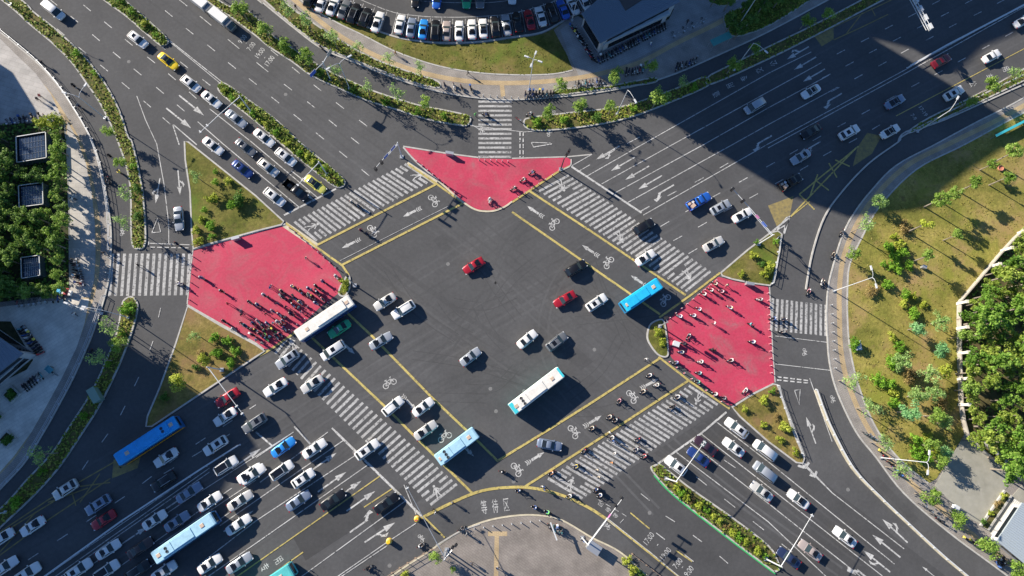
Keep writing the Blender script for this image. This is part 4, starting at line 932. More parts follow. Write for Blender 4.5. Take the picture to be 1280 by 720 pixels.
for x, y, a, t, l in ((284, 379, 200, 'r', 'k'), (301, 388, 40, 'g', 'k'), (301, 393, 30, 'k', 'k'), (337, 359, 30, 'b', 'v'), (339, 357, 30, 'p', 'k'), (365, 357, 30, 'w', 'k'), (382, 322, 40, 'c', 'k'), (335, 371, 30, 'k', 'g')): ped(x, y, a, t, l, W_)
W_ = 'on right red area'
for x, y, a, t, h, b in ((850, 395, 200, 'w', 'w', 'w'), (867, 394, 195, 'w', 'w', 'g'), (874, 386, 210, 'w', 'p', 'k'), (880, 367, 215, 'w', 'w', 'k'), (894, 354, 215, 'c', 'w', 'k'), (889, 362, 215, 'w', 'p', 'k'), (902, 364, 205, 'p', 'w', 'r'), (950, 374, 190, 'g', 'w', 'w'), (913, 384, 210, 'w', 'y', 'w'), (940, 406, 30, 't', 'k', 'k'), (861, 420, 120, 'g', 'w', 'k'), (855, 429, 200, 'k', 'k', 'k'), (941, 427, 190, 'w', 'w', 'k'), (892, 437, 10, 'k', 'k', 'k'), (852, 440, 190, 'g', 'w', 'b'), (845, 453, 170, 'b', 'w', 'k'), (876, 452, 180, 'w', 'w', 'w'), (914, 450, 170, 'w', 'p', 'k'), (874, 466, 190, 't', 'w', 'k'), (872, 477, 190, 't', 'n', 'k'), (894, 492, 200, 'w', 'w', 'k'), (905, 497, 200, 'g', 'k', 'k'), (932, 488, 130, 'w', 'w', 'w')): rider(x, y, a, t, h, b, W_)
ped(910, 356, 120, 'c', 'k', W_); ped(894, 404, 30, 'w', 'k', W_)
W_ = 'on lower right cycle lane'
for x, y, a, t, h, b in ((812, 469, 160, 'w', 'w', 'k'), (821, 481, 165, 'w', 'c', 'w'), (804, 489, 155, 'c', 'w', 'k'), (774, 501, 130, 'p', 'p', 'k'), (762, 521, 150, 'c', 'w', 'k'), (769, 525, 150, 'g', 'w', 'k'), (740, 535, 150, 'c', 'w', 'k'), (730, 563, 140, 'k', 'r', 'k'), (689, 591, 150, 'o', 'w', 'k'), (648, 613, 170, 'k', 'w', 'k'), (629, 590, 10, 'k', 'w', 'k')): rider(x, y, a, t, h, b, W_)
ped(809, 449, 150, 'w', 'k', W_)
W_ = 'on lower right zebra crossing'
for x, y, a, t, h, b in ((847, 496, 150, 'w', 'w', 'k'), (840, 509, 150, 'k', 'k', 'k'), (765, 547, 150, 'w', 'w', 'k'), (720, 583, 150, 'y', 'k', 'k'), (712, 620, 150, 'w', 'w', 'k'), (745, 612, 150, 'k', 'w', 'k'), (750, 619, 150, 'w', 'w', 'k'), (797, 549, 150, 'k', 'r', 'k'), (795, 562, 150, 'g', 'w', 'k'), (805, 570, 150, 'r', 'w', 'k')): rider(x, y, a, t, h, b, W_)
for x, y, a, t, l in ((770, 567, 150, 'w', 'w'), (766, 579, 150, 'o', 'c'), (748, 588, 150, 'c', 'k'), (750, 597, 150, 'c', 'k'), (763, 541, 150, 'w', 'k'), (768, 552, 150, 'b', 'w'), (679, 609, 160, 'w', 'k'), (682, 612, 340, 'k', 'k')): ped(x, y, a, t, l, W_)
W_ = 'on lower plaza side'
rider(684, 640, 200, 'n', 'n', 'k', W_); rider(526, 682, 330, 'w', 'w', 'k', W_); rider(460, 710, 330, 'k', 'k', 'k', W_); ped(566, 629, 40, 'k', 'k', W_); ped(541, 637, 40, 'k', 'k', W_); ped(544, 641, 40, 'w', 'k', W_); ped(622, 711, 20, 'w', 'k', W_, z=.126); rider(688, 660, 60, 'k', 'g', 'k', W_); rider(697, 661, 80, 'b', 'w', 'g', W_, z=.12)
rider(577, 661, 330, 'k', 'k', 'k', W_); ped(583, 668, 40, 'g', 'k', W_, z=.126); ped(590, 705, 200, 'k', 'v', W_, z=.126); rider(668, 634, 190, 'b', 'w', 'k', W_); ped(702, 664, 60, 'c', 'k', W_, z=.126); rider(730, 676, 220, 'g', 'k', 'k', W_, z=.12)
W_ = 'on upper red area'
for x, y, a, t, h, b in ((612, 250, 100, 'w', 'w', 'w'), (665, 215, 160, 'g', 'k', 'k'), (654, 224, 160, 'w', 'k', 'k'), (642, 235, 160, 'k', 'w', 'k')): rider(x, y, a, t, h, b, W_)
W_ = 'near upper left zebra crossing'
rider(441, 253, 30, 'k', 'w', 'k', W_); rider(449, 257, 30, 'g', 'k', 'k', W_); rider(452, 288, 30, 'r', 'k', 'k', W_); rider(459, 292, 30, 'k', 'k', 'k', W_)
W_ = 'near upper zebra crossing'
ped(594, 142, 60, 'n', 'k', W_); rider(607, 142, 190, 'k', 'k', 'k', W_); rider(662, 142, 170, 'g', 'w', 'k', W_)
W_ = 'on upper pavement'
for x, y, a, t, l in ((369, 7, 60, 'k', 'k'), (494, 65, 30, 'o', 'k'), (585, 90, 0, 'k', 'k'), (860, 26, 130, 'k', 'k'), (814, 53, 60, 'w', 'b')): ped(x, y, a, t, l, W_, z=.13)
rider(402, 59, 40, 'k', 'k', 'k', W_)
W_ = 'on left side road'
ped(51, 77, 60, 'k', 'k', W_); rider(92, 107, 40, 'k', 'k', 'k', W_); rider(98, 132, 40, 'g', 'k', 'k', W_); rider(137, 195, 40, 'k', 'k', 'k', W_); rider(148, 214, 220, 'y', 'k', 'k', W_); rider(134, 225, 80, 'k', 'k', 'k', W_); rider(111, 441, 110, 'k', 'k', 'k', W_)
W_ = 'on left plaza'
ped(49, 119, 40, 'r', 'k', W_, z=.14); ped(46, 123, 40, 'k', 'k', W_, z=.14); ped(92, 392, 80, 'w', 'k', W_, z=.14); ped(129, 316, 80, 'k', 'g', W_, z=.13); ped(90, 248, 0, 'w', 'k', W_, z=.14)
W_ = 'on left zebra crossing'
ped(172, 331, 180, 'k', 'k', W_); rider(222, 354, 180, 'w', 'k', 'w', W_); rider(221, 305, 40, 'k', 'k', 'k', W_)
W_ = 'on right side road'
for x, y, a, t, h, b in ((967, 398, 180, 'b', 'w', 'k'), (980, 399, 180, 'k', 'w', 'k'), (979, 414, 180, 'g', 'k', 'k'), (1011, 364, 110, 'p', 'w', 'k'), (1053, 290, 120, 'k', 'w', 'k'), (1042, 318, 110, 'c', 'k', 'k'), (1029, 353, 100, 'k', 'c', 'w'), (1252, 702, 220, 'k', 'w', 'k')): rider(x, y, a, t, h, b, W_)
# ------------------------------------------------------------------ parked rows
def row(x0, y0, x1, y1, n, a, where, kinds='s', z=.13, group='parked scooters and cycles', cols='kkkkgwvbtr'):
    for k in range(n):
        t = (k+.5)/n; x = x0+(x1-x0)*t+RR.uniform(-.6, .6); y = y0+(y1-y0)*t+RR.uniform(-.6, .6)
        g = W(x, y, .7); p = Vector((g.x, g.y, z)); th = ang(x, y, a+RR.uniform(-8, 8)); c = RR.choice(cols)
        if RR.choice(kinds) == 's': scooter(p, th, c, RR.choice('kgwby') if RR.random() < .3 else None, f'{CLOTH[c][0]} scooter parked', where, (x, y), group)
        else: cycle(p, th, c, f'{CLOTH[c][0]} bicycle parked', where, (x, y), group)
row(655, 118, 694, 117, 9, 95, 'beside lamp on upper pavement', 's', group='parked motor scooters')
row(717, 105, 757, 101, 9, 95, 'along upper planting strip', 'sc')
row(781, 91, 806, 86, 7, 95, 'above striped strip', 's')
row(843, 85, 872, 75, 7, 100, 'by upper service road', 's')
row(551, 106, 594, 112, 4, 70, 'on upper pavement end', 's')
row(716, 32, 744, 76, 15, 30, 'left of station building', 's')
row(747, 76, 834, 31, 26, 70, 'below station building', 's')
row(836, 45, 884, 22, 4, 70, 'right of station building', 'c', cols='kg')
row(6, 152, 78, 144, 14, 80, 'along garden top edge', 'sc')
row(91, 322, 101, 358, 12, 5, 'along garden right edge', 'sc')
row(18, 379, 82, 371, 9, 80, 'along garden lower edge', 'sc')
row(24, 408, 51, 443, 12, 150, 'beside lower left roof', 's')
row(28, 487, 52, 468, 7, 60, 'on lower left plaza', 'sc')
row(1246, 708, 1258, 700, 3, 60, 'on lower right pavement', 's')
row(1082, 540, 1092, 549, 4, 20, 'on right pavement', 'c')
row(646, 148, 649, 149, 1, 40, 'beside upper median end', 'c', z=.006)
row(1206, 672, 1240, 690, 5, 30, 'beneath right street trees', 'sc')
row(1100, 562, 1128, 596, 5, 30, 'along lower right footpath', 'sc'); row(1150, 628, 1186, 660, 5, 30, 'beside lower right side road', 'sc'); row(692, 660, 704, 664, 3, 80, 'under lower plaza sign post', 's')
def tricycle(px, py, a, c, label):
    g = W(px, py, .6); o = root('cargo_tricycle', (g.x, g.y, .14), ang(px, py, a))
    mb = MB(); mb.box((-.5, 0, .62), (1.3, .95, .06)); 
    for s in (-1, 1): mb.box((-.5, s*.46, .8), (1.3, .04, .34))
    mb.box((-1.13, 0, .8), (.04, .95, .34)); mb.obj('cargo_bed', cloth(c), o)
    mb = MB(); mb.tube([(.1, 0, .6), (.6, 0, .5), (.95, 0, .95)], .035); mb.obj('frame', DARK, o)
    mb = MB(); mb.box((.4, 0, .85), (.35, .3, .1)); mb.obj('seat', DARK, o); mb = MB(); mb.tube([(.85, -.35, 1.05), (.95, 0, 1.0), (.85, .35, 1.05)], .025); mb.obj('handlebar', DARK, o)
    for x, y in ((1.05, 0), (-.6, .52), (-.6, -.52)): link('wheel', CYP['wheel'], o, (x, y, .34))
    tag(o, label, 'tricycle'); return o
tricycle(65, 464, 40, 't', 'pale cargo tricycle standing on the lower left plaza')
# ------------------------------------------------------------------ vegetation
LF = {'street': leafmat('street_tree_leaf', (.1, .2, .025), (.22, .36, .055), (.38, .52, .12), .4),
      'pale': leafmat('pale_tree_leaf', (.16, .3, .08), (.3, .46, .14), (.45, .6, .22), .4),
      'blue': leafmat('blue_green_leaf', (.1, .28, .1), (.22, .46, .18), (.36, .62, .28), .4),
      'bright': leafmat('bright_bush_leaf', (.07, .18, .015), (.16, .34, .025), (.27, .47, .05), .3),
      'lime': leafmat('lime_bush_leaf', (.19, .26, .025), (.35, .42, .04), (.52, .56, .1), .3),
      'dark': leafmat('dark_bush_leaf', (.03, .09, .012), (.08, .19, .025), (.16, .29, .06), .3),
      'wood': leafmat('wood_tree_leaf', (.06, .15, .02), (.15, .3, .035), (.28, .44, .08), .4),
      'wood2': leafmat('wood_tree_leaf_olive', (.12, .2, .025), (.25, .35, .05), (.4, .48, .1), .4),
      'gard': leafmat('garden_tree_leaf', (.045, .11, .02), (.11, .21, .035), (.22, .34, .07), .35),
      'brown': leafmat('dry_bush_leaf', (.17, .13, .05), (.3, .22, .08), (.42, .32, .13)),
      'grass': leafmat('grass_blade', (.12, .125, .025), (.22, .2, .04), (.3, .25, .07)),
      'grassg': leafmat('green_grass_blade', (.06, .085, .012), (.12, .13, .022), (.19, .18, .04)),
      'hedge': leafmat('hedge_leaf', (.06, .13, .014), (.17, .25, .03), (.36, .36, .07))}
BARK = noisy('bark', [(.3, (.16, .13, .1)), (.7, (.34, .3, .25))], scale=6., rough=.9)
def leaf_quads(rng, centers, n, size, v, f, flat=.0):
    for _ in range(n):
        c, R = rng.choice(centers)
        d = Vector((rng.gauss(0, 1), rng.gauss(0, 1), rng.gauss(0, 1))).normalized()
        rr = rng.random()**.45
        p = Vector((c[0]+d.x*R[0]*rr, c[1]+d.y*R[1]*rr, c[2]+d.z*R[2]*rr))
        nrm = (d+Vector((rng.gauss(0, .55), rng.gauss(0, .55), rng.gauss(0, .55)+.5))).normalized()
        a = nrm.orthogonal().normalized(); b = nrm.cross(a); t = rng.uniform(0, 2*PI); a, b = a*math.cos(t)+b*math.sin(t), b*math.cos(t)-a*math.sin(t)
        s = size*rng.uniform(.6, 1.3); k = len(v)
        v += [p-a*s*.5, p-b*s*.32, p+a*s*.5, p+b*s*.32]; f.append((k, k+1, k+2, k+3))
def crown_mesh(seed, rx, rz, n, leaf, clumps, cr, lm):
    rng = random.Random(seed); cs = []
    for _ in range(clumps):
        d = Vector((rng.gauss(0, 1), rng.gauss(0, 1), rng.gauss(0, .9))).normalized(); q = rng.uniform(.25, .95)
        R = cr*rng.uniform(.6, 1.25); cs.append(((d.x*rx*q, d.y*rx*q, d.z*rz*q), (R*rx, R*rx, R*rz)))
    v = []; f = []; leaf_quads(rng, cs, n, leaf, v, f)
    return mesh('crown', v, f, lm), cs
def trunk_mesh(seed, h, r, rx, rz, cs, zc):
    rng = random.Random(seed+99); mb = MB()
    mb.tube([(0, 0, -.05), (rng.uniform(-.04, .04), rng.uniform(-.04, .04), h*.5), (rng.uniform(-.1, .1), rng.uniform(-.1, .1), zc+rz*.4)], [r*1.25, r*.9, r*.35], 7)
    for c, _ in cs[:7]:
        z0 = rng.uniform(.75, 1.0)*h; mb.tube([(0, 0, z0), (c[0]*.5, c[1]*.5, (z0+zc+c[2])/2), (c[0]*.95, c[1]*.95, zc+c[2])], [r*.5, r*.32, r*.12], 5)
    return mb.me('trunk', BARK)
# kind: (trunk height, radius, crown rx, rz, leaves, leaf size, clumps, clump r, material, names)
TK = {'street': (2.6, .09, 1.45, 1.7, 900, .3, 16, .42, 'street', 'leafy green street tree'),
      'thin': (2.6, .07, 1.5, 1.8, 330, .27, 15, .4, 'pale', 'thin pale street tree'),
      'pale': (2.2, .09, 1.8, 1.3, 900, .3, 20, .36, 'pale', 'feathery pale green tree'),
      'blue': (2.2, .1, 1.9, 1.4, 1300, .32, 20, .36, 'blue', 'blue-green spreading tree'),
      'lean': (4.2, .13, 1.6, 1.4, 900, .34, 14, .42, 'street', 'young tree with bare pale trunk'),
      'leany': (4.2, .12, 1.0, 1.4, 500, .32, 10, .45, 'lime', 'young yellow-leaved tree'),
      'yellow': (2.0, .09, 1.7, 1.4, 1200, .32, 16, .4, 'lime', 'yellow-green bushy tree'),
      'wood': (4.0, .16, 2.3, 1.9, 1100, .44, 22, .3, 'wood', 'dense green woodland tree'),
      'wood2': (3.6, .15, 2.0, 1.7, 800, .42, 18, .32, 'wood2', 'olive green woodland tree'),
      'gard': (3.4, .15, 2.2, 1.7, 950, .42, 20, .31, 'gard', 'dark green garden tree'),
      'gard2': (3.0, .13, 1.9, 1.6, 750, .4, 16, .34, 'street', 'lighter green garden tree')}
BK = {'round': (1.15, .95, 700, .26, 16, .42, 'bright', 'bright green rounded bush'), 'lime': (1.1, .9, 650, .26, 16, .42, 'lime', 'yellow-green rounded bush'), 'dark': (1.2, .95, 700, .26, 16, .42, 'dark', 'dark green rounded bush'),
      'brown': (1.9, .8, 700, .3, 20, .38, 'brown', 'dry brown spreading bush'), 'small': (.75, .6, 320, .22, 12, .45, 'lime', 'small yellow-green bush'), 'smallg': (.8, .65, 320, .22, 12, .45, 'bright', 'small bright green bush')}
TP = {}
def tree(kind, px, py, where, sc=None, z=.16):
    h, r, rx, rz, n, lf, cl, cr, lm, nm = TK[kind]; var = RR.randrange(3); key = (kind, var); zc = h+rz*.75
    if key not in TP:
        cm, cs = crown_mesh(sum(map(ord, kind))*7+var*13, rx, rz, n, lf, cl, cr, LF[lm]); TP[key] = (cm, trunk_mesh(var, h, r, rx, rz, cs, zc))
    cm, tm = TP[key]; s = sc or RR.uniform(.88, 1.15)
    g = W(px, py, zc*s); o = root('tree', (g.x, g.y, z), RR.uniform(0, 6.28)); o.scale = (s, s, s*RR.uniform(.92, 1.1))
    link('trunk', tm, o); link('crown', cm, o, (0, 0, zc))
    later(o, nm, where, 'tree', (px, py), 'trees '+where); return o
def bush(kind, px, py, where, sc=None, z=.16):
    rx, rz, n, lf, cl, cr, lm, nm = BK[kind]; var = RR.randrange(3); key = ('b'+kind, var)
    if key not in TP: 
        cm, cs = crown_mesh(sum(map(ord, kind))*5+var*17, rx, rz, n, lf, cl, cr, LF[lm]); mb = MB()
        for c, _ in cs[:6]: mb.tube([(0, 0, -rz*.95), (c[0]*.6, c[1]*.6, c[2]*.5)], [.04, .015], 5)
        TP[key] = (cm, mb.me('stem', BARK))
    cm, tm = TP[key]; s = sc or RR.uniform(.85, 1.15); g = W(px, py, rz*s*.9)
    o = root('bush', (g.x, g.y, z), RR.uniform(0, 6.28)); o.scale = (s, s, s); link('stem', tm, o, (0, 0, rz*.9)); link('foliage', cm, o, (0, 0, rz*.88))
    later(o, nm, where, 'bush', (px, py), 'bushes '+where); return o
def many(fn, s, where, z=.18, sc=None):
    for t in s.split():
        q = t.split(','); fn(q[0], float(q[1]), float(q[2]), where, float(q[3]) if len(q) > 3 else sc, z)
many(tree, 'street,330,35 street,355,55 street,381,70 thin,420,89 thin,459,110 thin,495,116,1.2 street,530,129,.9 street,302,12 street,270,-14', 'on upper left tree median')
many(bush, 'smallg,481,126,1.2 smallg,521,139 smallg,555,146,1.1 dark,442,114,.7 dark,400,90,.8 dark,367,66,.8', 'on upper left tree median')
many(tree, 'thin,357,9,1.2 thin,383,25,1.2 thin,416,46,1.2 thin,447,58 thin,485,72 thin,525,83', 'along upper planting strip')
many(tree, 'street,700,106 street,770,93,1.1 street,815,81', 'beside upper pavement scooters'); many(tree, 'street,686,140 street,726,134 street,764,134 street,823,121,1.3 thin,854,101 street,917,80 street,945,60,.9 street,1009,25 street,1036,18', 'on upper right tree median')
many(bush, 'round,671,152,.9 round,706,151,.9 dark,745,147 smallg,791,136,1.2 smallg,867,109,1.2', 'on upper right tree median')
many(tree, 'street,152,204,.8 thin,154,242,1.1 thin,154,277,1.1 street,136,164,.8', 'on left curved median'); many(bush, 'dark,172,236,.8 dark,172,270,.8 smallg,168,208 smallg,118,92 smallg,95,66', 'on left curved median')
many(bush, 'round,160,386,1.3 smallg,104,520,1.1 round,20,627,1.2 smallg,53,590 smallg,135,455 smallg,152,416', 'on lower left curved median'); many(tree, 'street,149,430 thin,134,410,1.3 thin,122,448,1.3 thin,51,568,1.3', 'on lower left curved median')
many(bush, 'lime,265,247,1.2 dark,298,248,1.3 round,294,257,1.1 lime,252,275,.8 round,264,281,1.0 lime,246,288,.9 lime,285,226,.8 smallg,269,227 smallg,270,215,.8 lime,247,302 smallg,265,296 smallg,255,262', 'on upper lawn triangle'); many(tree, 'thin,244,219,.9', 'on upper lawn triangle')
many(bush, 'round,269,422 round,285,427 round,271,439 round,294,440 round,287,455 dark,246,459,.7 dark,207,497,.8 brown,252,445,.7', 'on lower left lawn triangle'); many(tree, 'yellow,255,450,.75 yellow,222,478,1.05 thin,242,419,.9', 'on lower left lawn triangle')
many(bush, 'lime,429,353,.9 lime,432,362,.6', 'beside left waiting crowd'); many(bush, 'lime,823,416,.95 lime,827,428,.85', 'on rounded island beside right red area')
many(bush, 'lime,942,320,.9 lime,927,342,.7 lime,956,342 smallg,945,303 smallg,970,302,.9 lime,962,335,1.1 dark,952,330,.7', 'on pointed island at upper right')
many(bush, 'lime,954,531,.75 lime,975,549,.8 lime,994,564,.75 lime,980,532,.8 lime,931,512,.7 lime,956,500 smallg,965,488,.9 lime,983,535 brown,970,522,.5', 'on pointed island at lower right')
many(bush, 'small,846,609,1.1 smallg,852,615 small,858,621,1.1 brown,865,626,.4 small,874,631,1.1 smallg,882,637 small,891,645,1.1 small,899,650,1.1 brown,908,658,.4 small,915,665,1.1 smallg,923,671 small,931,677,1.2 brown,939,682,.4 small,947,688,1.2 smallg,956,695', 'on green-edged median')
many(bush, 'small,280,113 smallg,290,122 small,303,132 smallg,316,142 small,332,155 smallg,346,166 small,360,180 smallg,375,192 small,384,196,1.1 small,392,203,1.1 smallg,404,212 brown,418,226,.4 smallg,165,14 small,180,30 smallg,195,44 smallg,150,0', 'on upper left narrow median')
L_ = 'on right lawn'
many(tree, 'lean,1220,229 lean,1257,222 lean,1178,248,1.1 lean,1192,242,.9 leany,1157,280 lean,1196,294,.8 lean,1160,320,.9 blue,1146,410 pale,1177,402 blue,1179,437 yellow,1181,465,.95 pale,1161,467 pale,1149,495,1.2 pale,1169,491 blue,1135,515,1.1 pale,1182,529,.9 street,1205,420 street,1212,487 street,1177,577 blue,1184,566,.8 street,1165,557 pale,1130,452 street,1172,520,1.1 lean,1240,205,.7 lean,1268,190', L_)
many(bush, 'round,1112,310,1.1 lime,1124,306,1.1 round,1130,316 round,1119,322,1.1 round,1116,331,1.1 round,1124,337 round,1135,333 round,1111,356,1.1 smallg,1105,330 lime,1117,295,.8 round,1130,369 lime,1141,370,.8 lime,1130,380 lime,1154,381,.8 round,1142,393,1.2 round,1125,432 round,1112,454,1.3 round,1099,474,1.3 round,1114,480,1.1 lime,1116,491 round,1119,504,1.1 brown,1092,365 round,1146,550,1.2 round,1147,564,1.3 round,1156,572,1.1 lime,1168,562 lime,1160,545 brown,1131,285 brown,1140,470 brown,1175,500 smallg,1122,445 lime,1115,420,.9 round,1066,431,1.2', L_)
many(tree, 'pale,1100,251,1.05 thin,1082,281,1.4 street,1067,316,.9 thin,1067,474,1.4 thin,1090,510,1.4 thin,1107,554,1.3 thin,1127,586,1.3 street,1162,620,1.15 street,1200,650,1.1 street,1240,686,1.3 street,1276,712,1.2 street,1240,107,1.1 street,1212,127,.8 thin,1268,92,1.1', 'along right kerbs', .14)
many(bush, 'dark,1228,652,.6 lime,1236,641,.6 brown,1244,629,.5 lime,1252,619,.6', 'in brick planter', .5)
# wood at the right
rng = random.Random(5)
wp = []
for _ in range(4000):
    x = rng.uniform(1206, 1305); y = rng.uniform(290, 600)
    if x < 1206+max(0, (380-y))*.75+8 or (y > 545 and x < 1212+(y-549)*1.15+8): continue
    if all((x-a)**2+(y-b)**2 > 14.5**2 for a, b in wp): wp.append((x, y))
    if len(wp) > 110: break
for x, y in wp:
  if rng.random() < .88: tree('wood' if rng.random() < .5 else 'wood2', x, y, 'in right wood', rng.choice((.5, .65, .8, .95, 1.15))*rng.uniform(.9, 1.1), .15)
# garden at the left
gp = []; 
SKY = [(18, 166, 60, 206), (22, 226, 56, 258), (24, 318, 52, 350)]
for _ in range(3000):
    x = rng.uniform(-22, 80); y = rng.uniform(166, 370)
    if any(a-9 < x < c+9 and b-9 < y < d+9 for a, b, c, d in SKY): continue
    if x > 76+(y-160)*.02: continue
    if all((x-a)**2+(y-b)**2 > 13**2 for a, b in gp): gp.append((x, y))
for x, y in gp: tree('gard2' if (x > 45 and rng.random() < .6) or rng.random() < .2 else 'gard', x, y, 'in left garden', rng.uniform(.6, .95), .2)
for x, y in ((50, 152), (68, 151)): tree('yellow', x, y, 'at garden top corner', .95, .2)
for x, y in ((915, 28), (940, 22), (955, 5), (895, -4), (975, -2), (925, 38), (935, 5), (912, 2)): tree('gard', x, y, 'in shaded upper bed', .75, .2)
# ground cover
def inpoly(x, y, pl):
    c = False; n = len(pl); j = n-1
    for i in range(n):
        xi, yi = pl[i]; xj, yj = pl[j]
        if (yi > y) != (yj > y) and x < (xj-xi)*(y-yi)/(yj-yi)+xi: c = not c
        j = i
    return c
def cover(name, px_poly, z, dens, size, lm, hgt, seed, patch=0.):
    pl = [(p.x, p.y) for p in (W(*q) for q in px_poly)]; r = random.Random(seed)
    xs = [p[0] for p in pl]; ys = [p[1] for p in pl]; v = []; f = []
    A = (max(xs)-min(xs))*(max(ys)-min(ys)); n = int(A*dens)
    from mathutils import noise
    for _ in range(n):
        x = r.uniform(min(xs), max(xs)); y = r.uniform(min(ys), max(ys))
        if not inpoly(x, y, pl): continue
        q = noise.noise(Vector((x*.45, y*.45, seed)))
        if q < patch: continue
        hh = hgt*(.35+.9*max(0, q-patch))
        p = Vector((x, y, z+r.random()*hh)); nrm = Vector((r.gauss(0, .6), r.gauss(0, .6), 1)).normalized(); a = nrm.orthogonal(); b = nrm.cross(a); t = r.uniform(0, 6.3)
        a, b = (a*math.cos(t)+b*math.sin(t)), (b*math.cos(t)-a*math.sin(t)); s = size*r.uniform(.6, 1.4); k = len(v)
        v += [p-a*s*.5, p-b*s*.35, p+a*s*.5, p+b*s*.35]; f.append((k, k+1, k+2, k+3))
    if f: struct(link(name, mesh(name, v, f, lm)), 'stuff')
for k, (pp, h, dens) in enumerate(BEDS):
    if dens: cover('ground_cover', pp, h, dens*1.5, .34, LF['hedge'], .55, k, -.35 if dens < 10 else -.6)
cover('long_grass', LAWN_E, .16, 3, .3, LF['grass'], .03, 41, .0)
cover('long_grass', LAWN_N, .16, 3, .3, LF['grassg'], .03, 43, 0)
cover('undergrowth', WOOD, .15, 3, .5, LF['wood'], .7, 61, -.1); cover('undergrowth', GARD, .2, 5, .45, LF['dark'], .7, 62, -.3)
# ------------------------------------------------------------------ lamps, masts, signals
def wdir(px, py, qx, qy, z=0.):
    a = W(px, py, z); b = W(qx, qy, z); return (b-a).normalized(), (b-a).length
def lamp_head(o, tip, d, L_=.9):
    mb = MB(); mb.box(tip+d*L_*.4, (L_, .34, .14), math.atan2(d.y, d.x), 0, .8); h = mb.obj('lamp_head', WSTEEL, o)
    m2 = MB(); m2.box(tip+d*L_*.45+Vector((0, 0, -.075)), (L_*.7, .24, .03), math.atan2(d.y, d.x)); m2.obj('lamp_lens', LAMP, h)
def base(o, r=.22):
    mb = MB(); mb.box((0, 0, .08), (r*2.4, r*2.4, .16)); mb.obj('base_plate', STEEL, o)
def street_lamp(px, py, h, dirs, reach, label, z=.16, bend=.9, m=WSTEEL):
    """dirs: image angles the arms point to"""
    g = W(px, py); o = root('street_lamp', (g.x, g.y, z)); base(o)
    mb = MB(); mb.tube([(0, 0, 0), (0, 0, h*.5), (0, 0, h)], [.1, .08, .06], 8); mb.obj('pole', m, o)
    for a in dirs:
        t = ang(px, py, a); d = Vector((math.cos(t), math.sin(t), 0))
        mb = MB(); pts = [Vector((0, 0, h-.1)), Vector((0, 0, h+.35))+d*reach*.25, Vector((0, 0, h+.5))+d*reach*.65, Vector((0, 0, h+.45))+d*reach]
        mb.tube(pts, [.05, .045, .04, .035], 6); mb.obj('arm', m, o); lamp_head(o, pts[-1], d)
    tag(o, label, 'street lamp', 'street lamps'); return o
street_lamp(1101, 572, 13.5, (275, 95), 1.3, 'tall white twin lamp leaning over lower right lawn shrubs beside concrete yard')
street_lamp(1042, 364, 13.5, (255, 75), 1.3, 'tall white twin lamp by right side road zebra crossing')
street_lamp(771, 143, 10.5, (60,), 2.4, 'single-arm lamp on upper right median nearest the red area', .18)
street_lamp(917, 88, 10.5, (40,), 2.6, 'single-arm lamp in shade on upper right median by striped strip', .18)
street_lamp(437, 111, 10., (150, 330), 2., 'twin-arm lamp on upper left tree median', .18)
street_lamp(132, 148, 9., (305, 195), 2.2, 'twin-arm lamp on left curved median', .18)
street_lamp(161, 397, 9., (190,), 2.6, 'twin-arm lamp at lower left median tip', .18)
street_lamp(1146, 165, 10., (300,), 2.6, 'single-arm lamp over white car in upper right outbound lane', .18)
street_lamp(661, 113, 12., (20, 110, 200, 290), 1.0, 'pale four-headed lamp behind parked motor scooters on upper pavement', .12)
street_lamp(922, 33, 12., (20, 110, 200, 290), 1.0, 'four-headed lamp standing in dark upper planting bed', .18)
street_lamp(128, 392, 8.5, (200, 20), 1.2, 'grey lamp on the left pavement beside railing end', .13)
street_lamp(14, 6, 9., (200, 20), 2., 'twin-arm lamp at top left corner median', .18)
street_lamp(715, 26, 6., (300,), .8, 'small lamp at car park end beside blue parked car', .14)
street_lamp(8, 640, 8.5, (190, 10), 1.6, 'twin-arm lamp low on left edge median', .18)
BLUES = mat('sign_blue', (.03, .12, .55), .4); PINK = mat('sign_magenta', (.6, .12, .4), .4)
def sign_board(o, c, n_rot, w, h, m=BLUES, back=True):
    mb = MB(); mb.box(c, (.06, w, h), n_rot); s = mb.obj('sign_panel', STEEL, o)
    m2 = MB(); m2.box(c+Vector((math.cos(n_rot)*.04, math.sin(n_rot)*.04, 0)), (.02, w-.1, h-.1), n_rot); m2.obj('sign_face', m, s)
def signal(o, c, rot, horiz=False):
    mb = MB(); d = (.42, 1.3, .5) if horiz else (.42, .5, 1.3); mb.box(c, d, rot); s = mb.obj('signal_head', DARK, o)
    for k, n in ((-1, 'red'), (0, 'amber'), (1, 'green')):
        off = Vector((0, k*.34, 0)) if horiz else Vector((0, 0, -k*.34)); off.rotate(Matrix.Rotation(rot, 3, 'Z')) if horiz else None
        m2 = MB(); q = c+off+Vector((math.cos(rot)*.16, math.sin(rot)*.16, 0)); m2.box(q, (.08, .24, .24), rot); 
        m2.obj('signal_lens', mat('lens_'+n, {'red': (.4, .02, .02), 'amber': (.4, .2, .02), 'green': (.02, .3, .12)}[n], .3), s)
